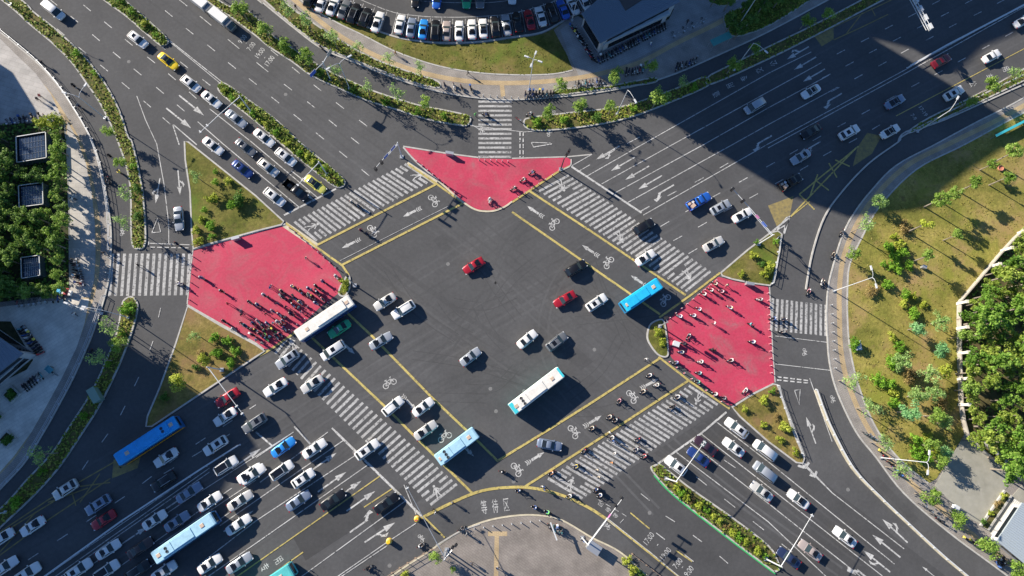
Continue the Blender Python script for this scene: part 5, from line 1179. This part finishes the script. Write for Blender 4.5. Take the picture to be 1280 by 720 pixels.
def mast(px, py, qx, qy, h, label, items=(), z=.16, brace=True, m=WSTEEL, dbl=False, zt=None):
    """pole standing near image point (px,py) of its arm's root; the arm reaches to (qx,qy) at height h"""
    g = W(px, py, h); o = root('signal_mast' if items and any(i[0] == 's' for i in items) else 'camera_mast', (g.x, g.y, z)); base(o, .3)
    t = W(qx, qy, h)-g; Lh = t.length; d = t.normalized(); d.z = 0; rot = math.atan2(d.y, d.x)
    mb = MB(); mb.tube([(0, 0, 0), (0, 0, h*.6), (0, 0, h+.4)], [.14, .12, .1], 8); mb.obj('pole', m, o)
    mb = MB(); mb.tube([Vector((0, 0, h-.1)), Vector((0, 0, h+.15))+d*Lh*.5, Vector((0, 0, h+.1))+d*Lh], [.085, .065, .045], 7)
    if dbl: mb.tube([Vector((0, 0, h-.6)), Vector((0, 0, h-.4))+d*Lh*.55], [.07, .05], 6)
    mb.obj('arm', m, o)
    for it in items:
        c = Vector((0, 0, h))+d*Lh*it[1]
        if it[0] == 's': signal(o, c+Vector((0, 0, .2))+Vector((-math.sin(rot), math.cos(rot), 0))*.2, rot+PI/2, rot is None)
        if it[0] == 'v': signal(o, c+Vector((0, 0, .1)), rot+PI/2)
        if it[0] == 'b': sign_board(o, c+Vector((0, 0, .1)), rot+PI/2*it[4], it[2], it[3])
        if it[0] == 'p': sign_board(o, c+Vector((0, 0, .1)), rot+PI/2*it[4], it[2], it[3], PINK)
        if it[0] == 'c': mb = MB(); mb.box(c+Vector((0, 0, .25)), (.5, .22, .2), rot+PI/2); mb.obj('camera', WSTEEL, o)
    tag(o, label, 'mast', 'masts over the road'); return o
mast(845, 602, 881, 551, 6.6, 'white camera mast reaching over blue car from lower right median tip', [('c', .9), ('c', .97)])
mast(976, 708, 1015, 642, 6.6, 'white camera mast crossing lanes at lower right median end', [('c', .97)])
mast(260, 459, 306, 520, 6.8, 'white camera mast from lower left lawn over red car', [('c', .95), ('c', .8)])
mast(300, 121, 250, 167, 6.8, 'white camera mast from upper left median over two white cars', [('c', .97), ('c', .8)])
mast(399, 203, 372, 233, 6.8, 'white camera mast from upper left median over black car', [('c', .97)])
mast(735, 681, 779, 621, 7., 'white signal mast beside grey cabinet reaching from lower plaza', [('p', .6, .9, .9, 1), ('s', .8), ('s', .97)], .13, dbl=True)
mast(556, 697, 508, 607, 7.2, 'long slim white mast from lower plaza tree over the zebra crossing', [('c', .97)], .13, m=STEEL)
mast(555, 700, 570, 681, 6., 'short grey signal mast on lower plaza corner', [('s', .8), ('v', 1.0)], .13, m=STEEL)
mast(497, 179, 468, 212, 7., 'signal mast with blue signs at upper red area tip', [('b', .2, 1.3, 1., 1), ('b', .5, 1.2, 1., 1), ('s', .72), ('s', .97)], .02, dbl=True)
mast(966, 294, 914, 235, 7., 'signal mast with blue signs from upper right pointed island', [('b', .22, 1.3, 1., 1), ('p', .38, .9, .9, 1), ('s', .72), ('s', .97)], dbl=True)
mast(404, 79, 390, 94, 6.5, 'short mast with blue square signs on upper left tree median', [('b', .9, 1.6, 1.2, 1)], .18)
mast(404, 79, 413, 66, 6.4, 'short mast holding blue sign over upper left service road', [('b', .9, 1.5, 1.2, 1)], .18)
mast(705, 199, 712, 188, 5.5, 'dark signal mast on upper red area right tip', [('v', .5), ('v', .9)], .01, m=mat('dark_steel', (.05, .05, .055), .5))
mast(834, 403, 832, 397, 5.5, 'slim signal mast at rounded island beside right red area', [('v', .9)], .16, m=STEEL)
mast(437, 350, 434, 344, 5.5, 'slim signal mast beside left red area planter', [('v', .9)], .16, m=STEEL)
# sign gantry at the upper right
a = W(1161, 36, 6.8); b = W(1112, -55, 6.8); d = (b-a).normalized(); o = root('sign_gantry', (b.x, b.y, .15)); r = math.atan2(-d.y, -d.x); L_ = (a-b).length
mb = MB(); mb.tube([(0, 0, 0), (0, 0, 7.2)], [.24, .2], 8); mb.obj('pole', WSTEEL, o)
mb = MB()
for s in (-.35, .35):
    for zz2 in (6.3, 6.9): mb.tube([Vector((0, 0, zz2))+Vector((-math.sin(r), math.cos(r), 0))*s, Vector((math.cos(r), math.sin(r), 0))*L_+Vector((0, 0, zz2))+Vector((-math.sin(r), math.cos(r), 0))*s], .07, 5)
for k in range(22):
    q = Vector((math.cos(r), math.sin(r), 0))*L_*k/21; n = Vector((-math.sin(r), math.cos(r), 0))*.35
    mb.tube([q-n+Vector((0, 0, 6.9)), q+n+Vector((0, 0, 6.9))], .035, 4); mb.tube([q-n+Vector((0, 0, 6.3)), q-n+Vector((0, 0, 6.9))], .035, 4)
mb.obj('truss', WSTEEL, o)
for k in (.98, .86, .74, .62): 
    c = Vector((math.cos(r), math.sin(r), 0))*L_*k+Vector((0, 0, 6.5))+Vector((-math.sin(r), math.cos(r), 0))*.55; mb = MB(); mb.box(c, (1.2, .5, 1.0), r); mb.obj('display_panel', WSTEEL, o)
tag(o, 'white truss gantry with display panels over upper right road', 'sign gantry')
# cabinets and boxes
def cabinet(px, py, a, d, m, label, z=.01, nm='cabinet'):
    g = W(px, py, d[2]*.6); o = root(nm, (g.x, g.y, z), ang(px, py, a)); mb = MB(); mb.box((0, 0, d[2]/2), d, 0, 0, .97); mb.obj('body', m, o)
    mb = MB(); mb.box((0, 0, d[2]+.04), (d[0]*1.1, d[1]*1.1, .08)); mb.obj('lid', m, o)
    mb = MB(); mb.box((0, -d[1]/2-.01, d[2]*.5), (d[0]*.85, .03, d[2]*.8)); dr = mb.obj('door', STEEL, o); mb = MB(); mb.box((d[0]*.3, -d[1]/2-.04, d[2]*.5), (.04, .04, .16)); mb.obj('handle', DARK, dr)
    tag(o, label, 'cabinet'); return o
cabinet(562, 192, 10, (1.5, .5, 1.2), STEEL, 'pale blue-grey signal cabinet on kerb of upper red area'); cabinet(295, 298, -15, (1.4, .5, 1.2), STEEL, 'grey signal cabinet on upper edge of left red area')
cabinet(937, 355, 10, (1.4, .5, 1.2), STEEL, 'grey signal cabinet on upper edge of right red area'); cabinet(742, 684, 35, (2.2, 1.6, 1.7), STEEL, 'large grey roofed box at foot of lower plaza signal mast', .13)
cabinet(845, 430, 20, (1.1, .9, .9), WSTEEL, 'small white box beside rounded island on right red area'); cabinet(1071, 432, 80, (1.7, 1.0, 1.1), WSTEEL, 'white utility box by bright bush on right lawn', .17)
cabinet(92, 246, 0, (1.1, .6, .9), STEEL, 'small silver box on left plaza strip', .14); cabinet(1154, 334, 20, (.8, .6, .8), STEEL, 'small grey box among right lawn bushes', .17); cabinet(1194, 634, 30, (.9, .7, .9), WSTEEL, 'small white box under lower right street trees', .17)
cabinet(120, 494, 60, (2.6, 1.3, 1.6), mat('cabinet_green', (.2, .3, .24), .5), 'green-grey cabinet standing in lower left median', .18); cabinet(1228, 682, 30, (.9, .5, 1.), mat('orange_box', (.5, .2, .12), .6), 'orange-brown box beneath lower right street trees', .13)
g = W(896, 57); o = root('bus_shelter', (g.x, g.y, .13), ang(896, 57, -25))
mb = MB(); mb.box((0, 0, 2.5), (4.6, 1.5, .1)); 
for k in range(12): mb.box((-2.1+k*.38, 0, 2.57), (.06, 1.5, .05))
mb.obj('roof', mat('shelter_green', (.06, .28, .26), .4), o)
mb = MB(); [mb.tube([(x, y, 0), (x, y, 2.46)], .05, 6) for x in (-2.1, 2.1) for y in (-.6, .6)]; mb.obj('post', STEEL, o)
tag(o, 'green-roofed shelter by the shaded upper service road', 'shelter')
g = W(86, 366); o = root('market_cart', (g.x, g.y, .14), ang(86, 366, 15))
mb = MB(); mb.box((0, 0, .55), (1.9, 1.0, .5)); mb.obj('cart_body', cloth('w'), o)
mb = MB(); mb.box((-.55, 0, 1.9), (1.0, 1.4, .12), 0, 0, .8); mb.obj('canopy', mat('canopy_blue', (.05, .4, .75), .6), o); mb = MB(); mb.box((.6, .05, 1.8), (.9, 1.3, .12), .1, 0, .8); mb.obj('canopy', mat('canopy_red', (.5, .06, .07), .6), o)
mb = MB(); [mb.tube([(x, 0, .7), (x, 0, 1.85)], .03, 5) for x in (-.55, .6)]; mb.obj('pole', STEEL, o)
tag(o, 'small cart under blue and red canopies at garden corner', 'market cart')
# yellow drums in the lower left road
def drum(px, py, label, stand=False):
    g = W(px, py, .7); o = root('barrier_drum', (g.x, g.y, .01)); ym = mat('drum_yellow', (.75, .48, .02), .5)
    v, f = loft([[(r*math.cos(2*PI*k/14), r*math.sin(2*PI*k/14), z) for k in range(14)] for r, z in ((.55, 0), (.56, .1), (.47, .15), (.47, .55), (.43, .6), (.45, 1.1), (.3, 1.2))])
    link('drum', mesh('drum', v, f, ym, None, False), o); mb = MB(); mb.torus((0, 0, .75), .45, .04, 'z', 14, 5); mb.obj('band', mat('drum_band', (.6, .6, .58), .4), o)
    if stand: mb = MB(); mb.tube([(0, 0, 1.2), (0, 0, 2.2)], .05, 6); mb.box((0, 0, 2.1), (.5, .12, .6)); mb.obj('marker', RED, o); mb = MB(); mb.box((.45, 0, .5), (.5, .5, .4)); mb.obj('foot_block', DARK, o)
    tag(o, label, 'traffic drum', 'yellow traffic drums')
drum(486, 677, 'plain round yellow drum on white line of lower left road'); drum(521, 649, 'yellow drum with red marker on zebra crossing corner', True)
# bollards
bm_ = MB(); bm_.tube([(0, 0, 0), (0, 0, .05), (0, 0, .051), (0, 0, .78)], [.14, .14, .085, .08], 10); BOL = bm_.me('bollard', STEEL); bm_ = MB(); bm_.tube([(0, 0, .78), (0, 0, .86), (0, 0, .9)], [.085, .08, .04], 10); BOLC = bm_.me('cap', WSTEEL)
BOLR = BOL.copy(); BOLR.materials[0] = mat('bollard_pink', (.6, .2, .25), .5)
def bollards(pts, where, frm='left', z=.01, m=None):
    for x, y in P(pts):
        g = W(x, y, .7); o = root('bollard', (g.x, g.y, z)); link('post', m or BOL, o); link('cap', BOLC, o)
        later(o, 'short bollard', where, 'bollard', (x, y), 'bollards '+where, frm)
def lerp_pts(x0, y0, x1, y1, n): return ' '.join('%.1f,%.1f' % (x0+(x1-x0)*k/(n-1), y0+(y1-y0)*k/(n-1)) for k in range(n))
bollards(lerp_pts(521, 201, 568, 240, 8), 'on left edge of upper red area', m=BOLR); bollards(lerp_pts(599, 199, 635, 201, 6), 'on top edge of upper red area', m=BOLR); bollards(lerp_pts(648, 246, 699, 213, 7), 'on right edge of upper red area', m=BOLR)
bollards(lerp_pts(361, 284, 419, 334, 9), 'on upper edge of left red area', m=BOLR); bollards(lerp_pts(240, 320, 235, 374, 6), 'on left edge of left red area', 'top', m=BOLR); bollards(lerp_pts(410, 378, 352, 419, 7), 'on lower edge of left red area', m=BOLR)
bollards(lerp_pts(838, 397, 896, 350, 9), 'on upper edge of right red area', m=BOLR); bollards(lerp_pts(961, 366, 965, 466, 12), 'on right edge of right red area', 'top', m=BOLR); bollards(lerp_pts(838, 452, 902, 502, 8), 'on lower edge of right red area', m=BOLR)
bollards(lerp_pts(135, 322, 130, 369, 6), 'on left pavement edge', 'top', .12); bollards(lerp_pts(604, 119, 648, 122, 6), 'on upper pavement edge', z=.12); bollards(lerp_pts(1040, 381, 1045, 460, 8), 'on right pavement edge', 'top', .12)
bollards(lerp_pts(593, 661, 675, 651, 8), 'on lower plaza edge', z=.12); bollards(lerp_pts(842, 44, 882, 24, 8), 'on shaded upper paving', z=.13)
bollards('90,385 91,391 93,398', 'on shaded left plaza', 'top', .13)
# railings
def railing(px_pts, h, label, m=WSTEEL, z=0., step=2.2, rails=(1., .55), w=.06, sm=True, group='road railings'):
    pl = [W(*p) for p in (smooth(P(px_pts), 4) if sm else P(px_pts))]; o = root('railing', (pl[0].x, pl[0].y, z)); b0 = Vector((pl[0].x, pl[0].y, 0))
    pl = [p-b0 for p in pl]
    mb = MB()
    for k in rails: ribbon(mb, pl, w, h*k-.05, h*k)
    mb.obj('rail', m, o)
    d = 0; nxt = 0; ps = []
    for a, b in zip(pl, pl[1:]):
        s = (b-a).length
        while nxt <= d+s: ps.append(a.lerp(b, (nxt-d)/s)); nxt += step
        d += s
    pm_ = MB(); pm_.box((0, 0, h/2), (.08, .08, h)); pm_.box((0, 0, .03), (.3, .3, .06)); me = pm_.me('post', m)
    for p in ps[:98]: link('post', me, o, p)
    tag(o, label, 'railing', group); return o
railing('300,556 255,584.5 155,650 55,722 -60,797', 1.1, 'white railing along middle of lower left road', step=3.4, w=.14, rails=(1., .2), sm=False)
railing('1134,85 1180,59 1280,7 1420,-68', 1.1, 'white railing along middle of upper right road', step=3., w=.22, rails=(1., .2), sm=False)
K2 = '1500,20 1320,76 1145,161 1122,178 1085,205 1052,240 1030,272 1015,317 1007,362'
kerb(P(K2), w=.3, h=.2); kerb(P('1500,40 1330,86 1180,150 1132,165 1122,178'), w=.3)
kerb(P('1019,487 1029,515 1040,540 1065,585 1100,622 1135,655 1175,692 1208,720 1290,790'), w=.5, h=.25, m=CREAM)
railing('1019,487 1029,515 1040,540 1065,585 1100,622 1135,655 1175,692 1208,720 1290,790', .7, 'low pale barrier between lower right road and side road', z=.24, step=3., w=.12)
railing('0,37 25,57 50,79 75,107 95,137 107,157 117,177 127,209 135,252 138,285 138,314', 1.0, 'dark railing along upper left pavement kerb', m=STEEL, z=.12, step=2.6)
railing('131,371 121,400 109,432 91,472 71,510 54,540 31,577 0,611 -60,672', 1.0, 'grey railing along lower left pavement kerb', m=STEEL, z=.12, step=2.6)
railing('480,722 520,697 545,684', 1.0, 'brown railing around lower plaza shrubs', m=mat('brown_steel', (.3, .22, .16), .6), z=.13, step=1.6)
railing('969,300 974,298 968,340 965,355', .9, 'thin white railing on pointed upper right island', z=.16)
railing('972,482 976,498 988,530 1003,570', .9, 'thin white railing on pointed lower right island', z=.16)
kerb(P('545,682 575,664 600,655'), w=.2, h=.2); railing('790,692 812,709 838,730', 1.0, 'brown railing beside lower plaza hedge', m=mat('brown_steel', (.3, .22, .16), .6), z=.13, step=1.6)
many(tree, 'street,544,697,.75 street,566,712,.4', 'on lower plaza', .13); many(bush, 'lime,505,719,.8 lime,784,700 lime,792,711,.9 dark,800,720 lime,790,716,.7', 'behind lower plaza railing', .13)
def canopy_stand(px, py, label):
    g = W(px, py, 2.4); o = root('sign_post', (g.x, g.y, .13), ang(px, py, 70)); mb = MB(); mb.tube([(0, 0, 0), (0, 0, 2.6)], .06); mb.obj('post', STEEL, o); mb = MB(); mb.box((0, 0, 2.5), (3.2, .22, .3)); mb.obj('panel', WSTEEL, o); tag(o, label, 'sign post')
canopy_stand(692, 664, 'white beam sign post over scooter on lower plaza edge')
# garden wall of the wood with white piers
pl = P('1290,275 1265,298 1245,320 1220,350 1196,378 1195.5,400 1196,440 1197,472 1198,505 1201,527 1206,545 1228,566 1262,590 1300,620')
o = root('garden_wall', (W(*pl[0]).x, W(*pl[0]).y, .15)); b0 = W(*pl[0]); mb = MB(); ribbon(mb, [W(*p)-b0 for p in pl], .2, -.2, 1.2)
mb.obj('wall', noisy('wall_render', [(.3, (.3, .27, .23)), (.7, (.46, .43, .38))], scale=1.5), o)
for x, y in P('1272,292 1251,314 1236,334 1196,380 1196,411 1197,442 1197,474 1198,506 1256,586'):
    mb = MB(); mb.box((0, 0, 1.4), (.5, .5, 3.0)); mb.box((0, 0, 2.95), (.65, .65, .14)); mb.obj('pier', noisy('pier_cream', [(.3, (.6, .56, .48)), (.7, (.72, .69, .62))], scale=1.), o, W(x, y)-b0)
tag(o, 'grey wall with tall cream piers bounding right wood', 'wall')
kerb(P('1222,549 1243,566 1262,585'), w=.6, h=.9, sm=False, name='retaining_kerb')
o = root('fence', (W(1280, 152).x, W(1280, 152).y, .15)); b0 = W(1280, 152)
mb = MB(); ribbon(mb, [W(*p)-b0 for p in P('1237,174 1280,152 1340,120')], .5, .5, 1.6); mb.obj('screen', mat('turquoise_screen', (.05, .42, .48), .5), o)
mb = MB(); [mb.box(W(x, y)-b0+Vector((0, 0, .6)), (.1, .1, 1.2)) for x, y in P('1237,174 1258,163 1280,152 1310,136')]; mb.obj('post', STEEL, o)
tag(o, 'turquoise screen fence at right lawn upper edge', 'fence')
mb = MB(); mb.torus((0, 0, .3), .55, .12, 'z', 16, 6); mb.tube([(0, 0, -.2), (0, 0, .2)], .5, 12); q = mb.obj('manhole_shaft', mat('terracotta', (.5, .2, .13), .8), None, W(1249, 211)+Vector((0, 0, .16))); tag(q, 'round terracotta manhole shaft on right lawn', 'manhole')
# planters on lower left plaza
for x, y, lb in ((16, 493, 'square white planter with dark shrub nearest lower left roof'), (11, 549, 'square white planter with dark shrub at left edge, lower plaza'), (-6, 520, 'square white planter cut off by left frame edge')):
    g = W(x, y); o = root('planter', (g.x, g.y, .13), ang(x, y, 42)); mb = MB()
    for k in range(4): mb.box((1.05*math.cos(k*PI/2), 1.05*math.sin(k*PI/2), .28), (.3, 2.4 if k % 2 == 0 else 1.8, .56), k*PI/2)
    mb.obj('rim', KERB, o); mb = MB(); mb.box((0, 0, .2), (1.8, 1.8, .4)); mb.obj('soil', GSOIL, o); tag(o, lb, 'planter', 'square planters'); bush('dark', x, y, 'in square planter', .9, .4)
# skylight pavilions of the garden
def skylight(pts, label):
    ps = [W(x, y, 2.2) for x, y in pts]; c = sum(ps, Vector())/4; o = root('skylight', (c.x, c.y, .2)); q = [Vector((p.x-c.x, p.y-c.y, 0)) for p in ps]
    mb = MB(); n = 4
    for k in range(4):
        a, b = q[k], q[(k+1) % 4]; d = (b-a).normalized()
        mb.box((a+b)/2+Vector((0, 0, 2.0)), ((b-a).length+.12, .12, .16), math.atan2(d.y, d.x))
    mb.obj('frame', WSTEEL, o)
    mb = MB()
    for k in range(4):
        a, b = q[k], q[(k+1) % 4]; mb.quad([a, b, b+Vector((0, 0, 1.9)), a+Vector((0, 0, 1.9))])
    mb.obj('glass_wall', mat('wall_glass', (.05, .07, .09), .15), o)
    mb = MB(); i = [p*.86 for p in q]; mb.quad([p+Vector((0, 0, 1.75)) for p in i][::-1]); gl = mb.obj('glass_roof', mat('skylight_glass', (.03, .05, .09), .15, 0, .6), o)
    mb = MB()
    for k in range(1, 8): mb.tube([i[0].lerp(i[1], k/8)+Vector((0, 0, 1.78)), i[3].lerp(i[2], k/8)+Vector((0, 0, 1.78))], .03, 4)
    for k in range(1, 4): mb.tube([i[0].lerp(i[3], k/4)+Vector((0, 0, 1.79)), i[1].lerp(i[2], k/4)+Vector((0, 0, 1.79))], .03, 4)
    mb.obj('glazing_bar', STEEL, gl); tag(o, label, 'skylight', 'glass skylights in the garden')
skylight(P('20,171 57,165 58,197 21,203'), 'largest glass skylight, uppermost in left garden'); skylight(P('23,232 53,228 54,255 24,259'), 'middle glass skylight of left garden'); skylight(P('26,322 49,319 50,344 27,348'), 'smallest glass skylight, lowest in left garden')
# station buildings with ribbed metal roofs
RIB = mat('roof_metal_blue_grey', (.17, .21, .26), .45, .3); RIBL = mat('roof_metal_pale', (.42, .48, .52), .45, .2); WALLC = noisy('station_wall', [(.3, (.4, .4, .4)), (.7, (.5, .5, .5))], scale=1.)
def hall(pts, z, m, label, ribs=26, dark=None, fall=0., wallh=None):
    """ribbed roof on the four corner points (roof height z)"""
    zs = [z, z, z-fall, z-fall] if not isinstance(z, (list, tuple)) else z
    ps = [W(x, y, zq) for (x, y), zq in zip(pts, zs)]; c = sum(ps, Vector())/len(ps); o = root('station_building', (c.x, c.y, .13)); q = [p-Vector((c.x, c.y, .13)) for p in ps]
    mb = MB(); mb.quad(q); mb.quad([p-Vector((0, 0, .25)) for p in q][::-1])
    for k in range(4): a, b = q[k], q[(k+1) % 4]; mb.quad([a-Vector((0, 0, .25)), b-Vector((0, 0, .25)), b, a])
    rf = mb.obj('roof', m, o); mb = MB()
    for k in range(1, ribs): mb.tube([q[0].lerp(q[1], k/ribs)+Vector((0, 0, .03)), q[3].lerp(q[2], k/ribs)+Vector((0, 0, .03))], .06, 4)
    mb.obj('roof_rib', m, rf)
    w = [Vector((p.x*.93, p.y*.93, p.z-.3)) for p in q]; mb = MB()
    for k in range(4): a, b = w[k], w[(k+1) % 4]; mb.quad([Vector((a.x, a.y, 0)), Vector((b.x, b.y, 0)), b, a])
    mb.obj('wall', WALLC, o); mb = MB()
    for k in range(4):
        a, b = w[k], w[(k+1) % 4]; e = ((b-a).cross(Vector((0, 0, 1)))).normalized()*.06
        if e.dot(a) < 0: e = -e
        a2, b2 = a.lerp(b, .08)+e, a.lerp(b, .92)+e; mb.quad([Vector((a2.x, a2.y, .8)), Vector((b2.x, b2.y, .8)), Vector((b2.x, b2.y, b2.z-.5)), Vector((a2.x, a2.y, a2.z-.5))])
    mb.obj('window', GLASS, o)
    if dark:
        mb = MB(); zl = .09
        i = [q[0].lerp(q[1], dark[0]).lerp(q[3].lerp(q[2], dark[0]), dark[2]), q[0].lerp(q[1], dark[1]).lerp(q[3].lerp(q[2], dark[1]), dark[2]), q[0].lerp(q[1], dark[1]).lerp(q[3].lerp(q[2], dark[1]), dark[3]), q[0].lerp(q[1], dark[0]).lerp(q[3].lerp(q[2], dark[0]), dark[3])]
        mb.quad([p+Vector((0, 0, zl)) for p in i]); mb.obj('roof_louvre', mat('louvre_dark', (.07, .06, .06), .6), rf)
    tag(o, label, 'building'); return o
hall(P('727,17 750,54 850,2 815,-60'), [5.2, 5.2, 5.2, 5.2], RIB, 'dark ribbed-roof station hall beside the car park', 30, (.0, .0, 0, 0) and (.25, .62, .42, .98))
hall(P('776,33 752,57 838,17 832,9'), [3.4, 3.4, 3.4, 3.4], RIBL, 'low pale lean-to along station hall front', 14)
hall(P('-60,330 -25,405 29,442 -70,520'), [5., 5., 5., 5.], RIB, 'blue-grey ribbed roof hall at left frame edge', 24)
hall(P('-60,440 -20,490 30,447 20,440'), [2.8, 2.8, 2.8, 2.8], RIBL, 'low grey canopy below the left hall', 10)
struct(slab('garden_bed', P('-60,400 14,402 42,450 34,462 -60,510'), .2, GSOIL, .1)); struct(slab('garden_bed', P('722,20 732,26 752,66 836,24 842,12 800,0'), .2, GSOIL, .1))
hall(P('1246,676 1278,628 1400,690 1360,770'), [3.0, 3.0, 3.0, 3.0], RIBL, 'pale ribbed-roof hall in lower right corner', 22)
# tall blocks outside the picture that throw the broad shadows
def tower(pts, h, label, grp=None):
    ps = [W(x, y) for x, y in pts]; c = sum(ps, Vector())/len(ps); o = root('office_block', (c.x, c.y, 0)); q = [Vector((p.x-c.x, p.y-c.y, 0)) for p in ps]
    ar = sum(q[k].x*q[(k+1) % len(q)].y-q[k].y*q[(k+1) % len(q)].x for k in range(len(q)))
    if ar < 0: q = q[::-1]
    mb = MB(); n = len(q); U = Vector((0, 0, h))
    for k in range(n): mb.quad([q[k], q[(k+1) % n], q[(k+1) % n]+U, q[k]+U])
    mb.obj('wall', mat('tower_wall', (.5, .5, .5), .7), o); mb = MB(); mb.quad([p+U for p in q]); mb.obj('roof', mat('tower_roof', (.3, .3, .3), .8), o)
    mb = MB(); f_ = 4
    while f_ < h-2:
        for k in range(n):
            a, b = q[k], q[(k+1) % n]; e = (b-a).cross(Vector((0, 0, 1))).normalized()*.05; a2, b2 = a.lerp(b, .04)+e, a.lerp(b, .96)+e
            mb.quad([a2+Vector((0, 0, f_)), b2+Vector((0, 0, f_)), b2+Vector((0, 0, f_+1.8)), a2+Vector((0, 0, f_+1.8))])
        f_ += 3.6
    mb.obj('window', GLASS, o); tag(o, label, 'office block')
SUN_AZ = math.radians(-33.); SUN_EL = math.radians(25.5)
SD = Vector((math.cos(SUN_AZ), math.sin(SUN_AZ), 0))
def unW(p):
    v = p-Vector((0, 0, H)); z = -v.dot(ZC)
    xc = v.dot(XC); 
    # camera-space: rows are world axes expressed in camera coordinates
    d = XC*v.x+YC*v.y+ZC*v.z
    return (640+F*d.x/d.z, 360+F*d.y/d.z)
def shade_tower(edge, h, back, label):
    """edge: image points of the far edge of the shadow on the ground; the block of height h throws exactly that edge"""
    off = SD*(h/math.tan(SUN_EL)); pts = []
    for x, y in edge: pts.append(unW(W(x, y)-off))
    n = Vector((-SD.x, -SD.y, 0))*back
    for x, y in reversed(edge): pts.append(unW(W(x, y)-off+n))
    tower(pts, h, label)

mh = MB(); mh.tube([(0, 0, -.1), (0, 0, .006)], .36, 16); MHM = mh.me('manhole_cover', noisy('iron_cover', [(.3, (.12, .12, .12)), (.7, (.24, .24, .235))], scale=6.))
for x, y in P('161,77 357,118 337,153 655,489 743,437 487,707 642,602 1086,545 812,641 613,486 620,514 443,565 795,290 1060,612 300,235 560,330'):
    o = link('manhole_cover', MHM, None, W(x, y)); later(o, 'round grey manhole cover', 'in the road surface', 'manhole cover', (x, y), 'manhole covers')
shade_tower(P('985,244 1064,273 1102,271 1168,262 1182,240 1210,218 1262,184 1262,150'), 50, 30, 'tall grey block beyond upper frame edge, nearest the car park')
shade_tower(P('525,0 600,24 690,38 718,86 740,92'), 18, 20, 'low grey block behind the curved car park')
shade_tower(P('1080,46 1145,62 1195,93 1232,58 1290,34 1400,0'), 52, 30, 'tall grey block beyond upper right road')
shade_tower(P('207,463 300,527 322,560 290,590 268,640 232,720 160,830'), 40, 40, 'tall grey block beyond left frame edge')
shade_tower(P('18,92 48,140 60,230 58,310 34,350'), 14, 22, 'low grey block left of the garden')
# ------------------------------------------------------------------ light, sky, camera
w = bpy.data.worlds.new('World'); SC.world = w; w.use_nodes = True; nt = w.node_tree
sky = nt.nodes.new('ShaderNodeTexSky'); sky.sky_type = 'NISHITA'; sky.sun_disc = False; sky.sun_elevation = SUN_EL
to_sun = -SD
sky.sun_rotation = math.atan2(to_sun.x, to_sun.y); sky.air_density = 1.0; sky.dust_density = .3; sky.ozone_density = 7.0
nt.links.new(sky.outputs[0], nt.nodes['Background'].inputs[0]); nt.nodes['Background'].inputs[1].default_value = SKY_STR = .075
L_ = bpy.data.lights.new('sun', 'SUN'); L_.energy = 4.9; L_.angle = math.radians(.53); L_.color = (1, .9, .76)
so = bpy.data.objects.new('sun', L_); COL.objects.link(so)
v = Vector((SD.x*math.cos(SUN_EL), SD.y*math.cos(SUN_EL), -math.sin(SUN_EL))); so.rotation_euler = v.to_track_quat('-Z', 'Y').to_euler(); so.location = (0, 0, 200)
cam = bpy.data.cameras.new('camera'); cam.sensor_width = 36; cam.lens = 24; cam.clip_end = 8000; cam.clip_start = 1
co = bpy.data.objects.new('camera', cam); COL.objects.link(co)
R = Matrix((XC, YC, ZC))            # camera coords (x right, y down, z forward) -> world
right = R @ Vector((1, 0, 0)); down = R @ Vector((0, 1, 0)); fwd = R @ Vector((0, 0, 1))
M = Matrix((right, -down, -fwd)).transposed().to_4x4(); M.translation = Vector((0, 0, H)); co.matrix_world = M
SC.camera = co
vs = SC.view_settings; vs.view_transform = 'Standard'; vs.look = 'None'; vs.exposure = 1.0; vs.gamma = 1; vs.use_curve_mapping = False
SC.render.resolution_x = 1024; SC.render.resolution_y = 576
SC.cycles.max_bounces = 6; SC.cycles.transparent_max_bounces = 4
settle()
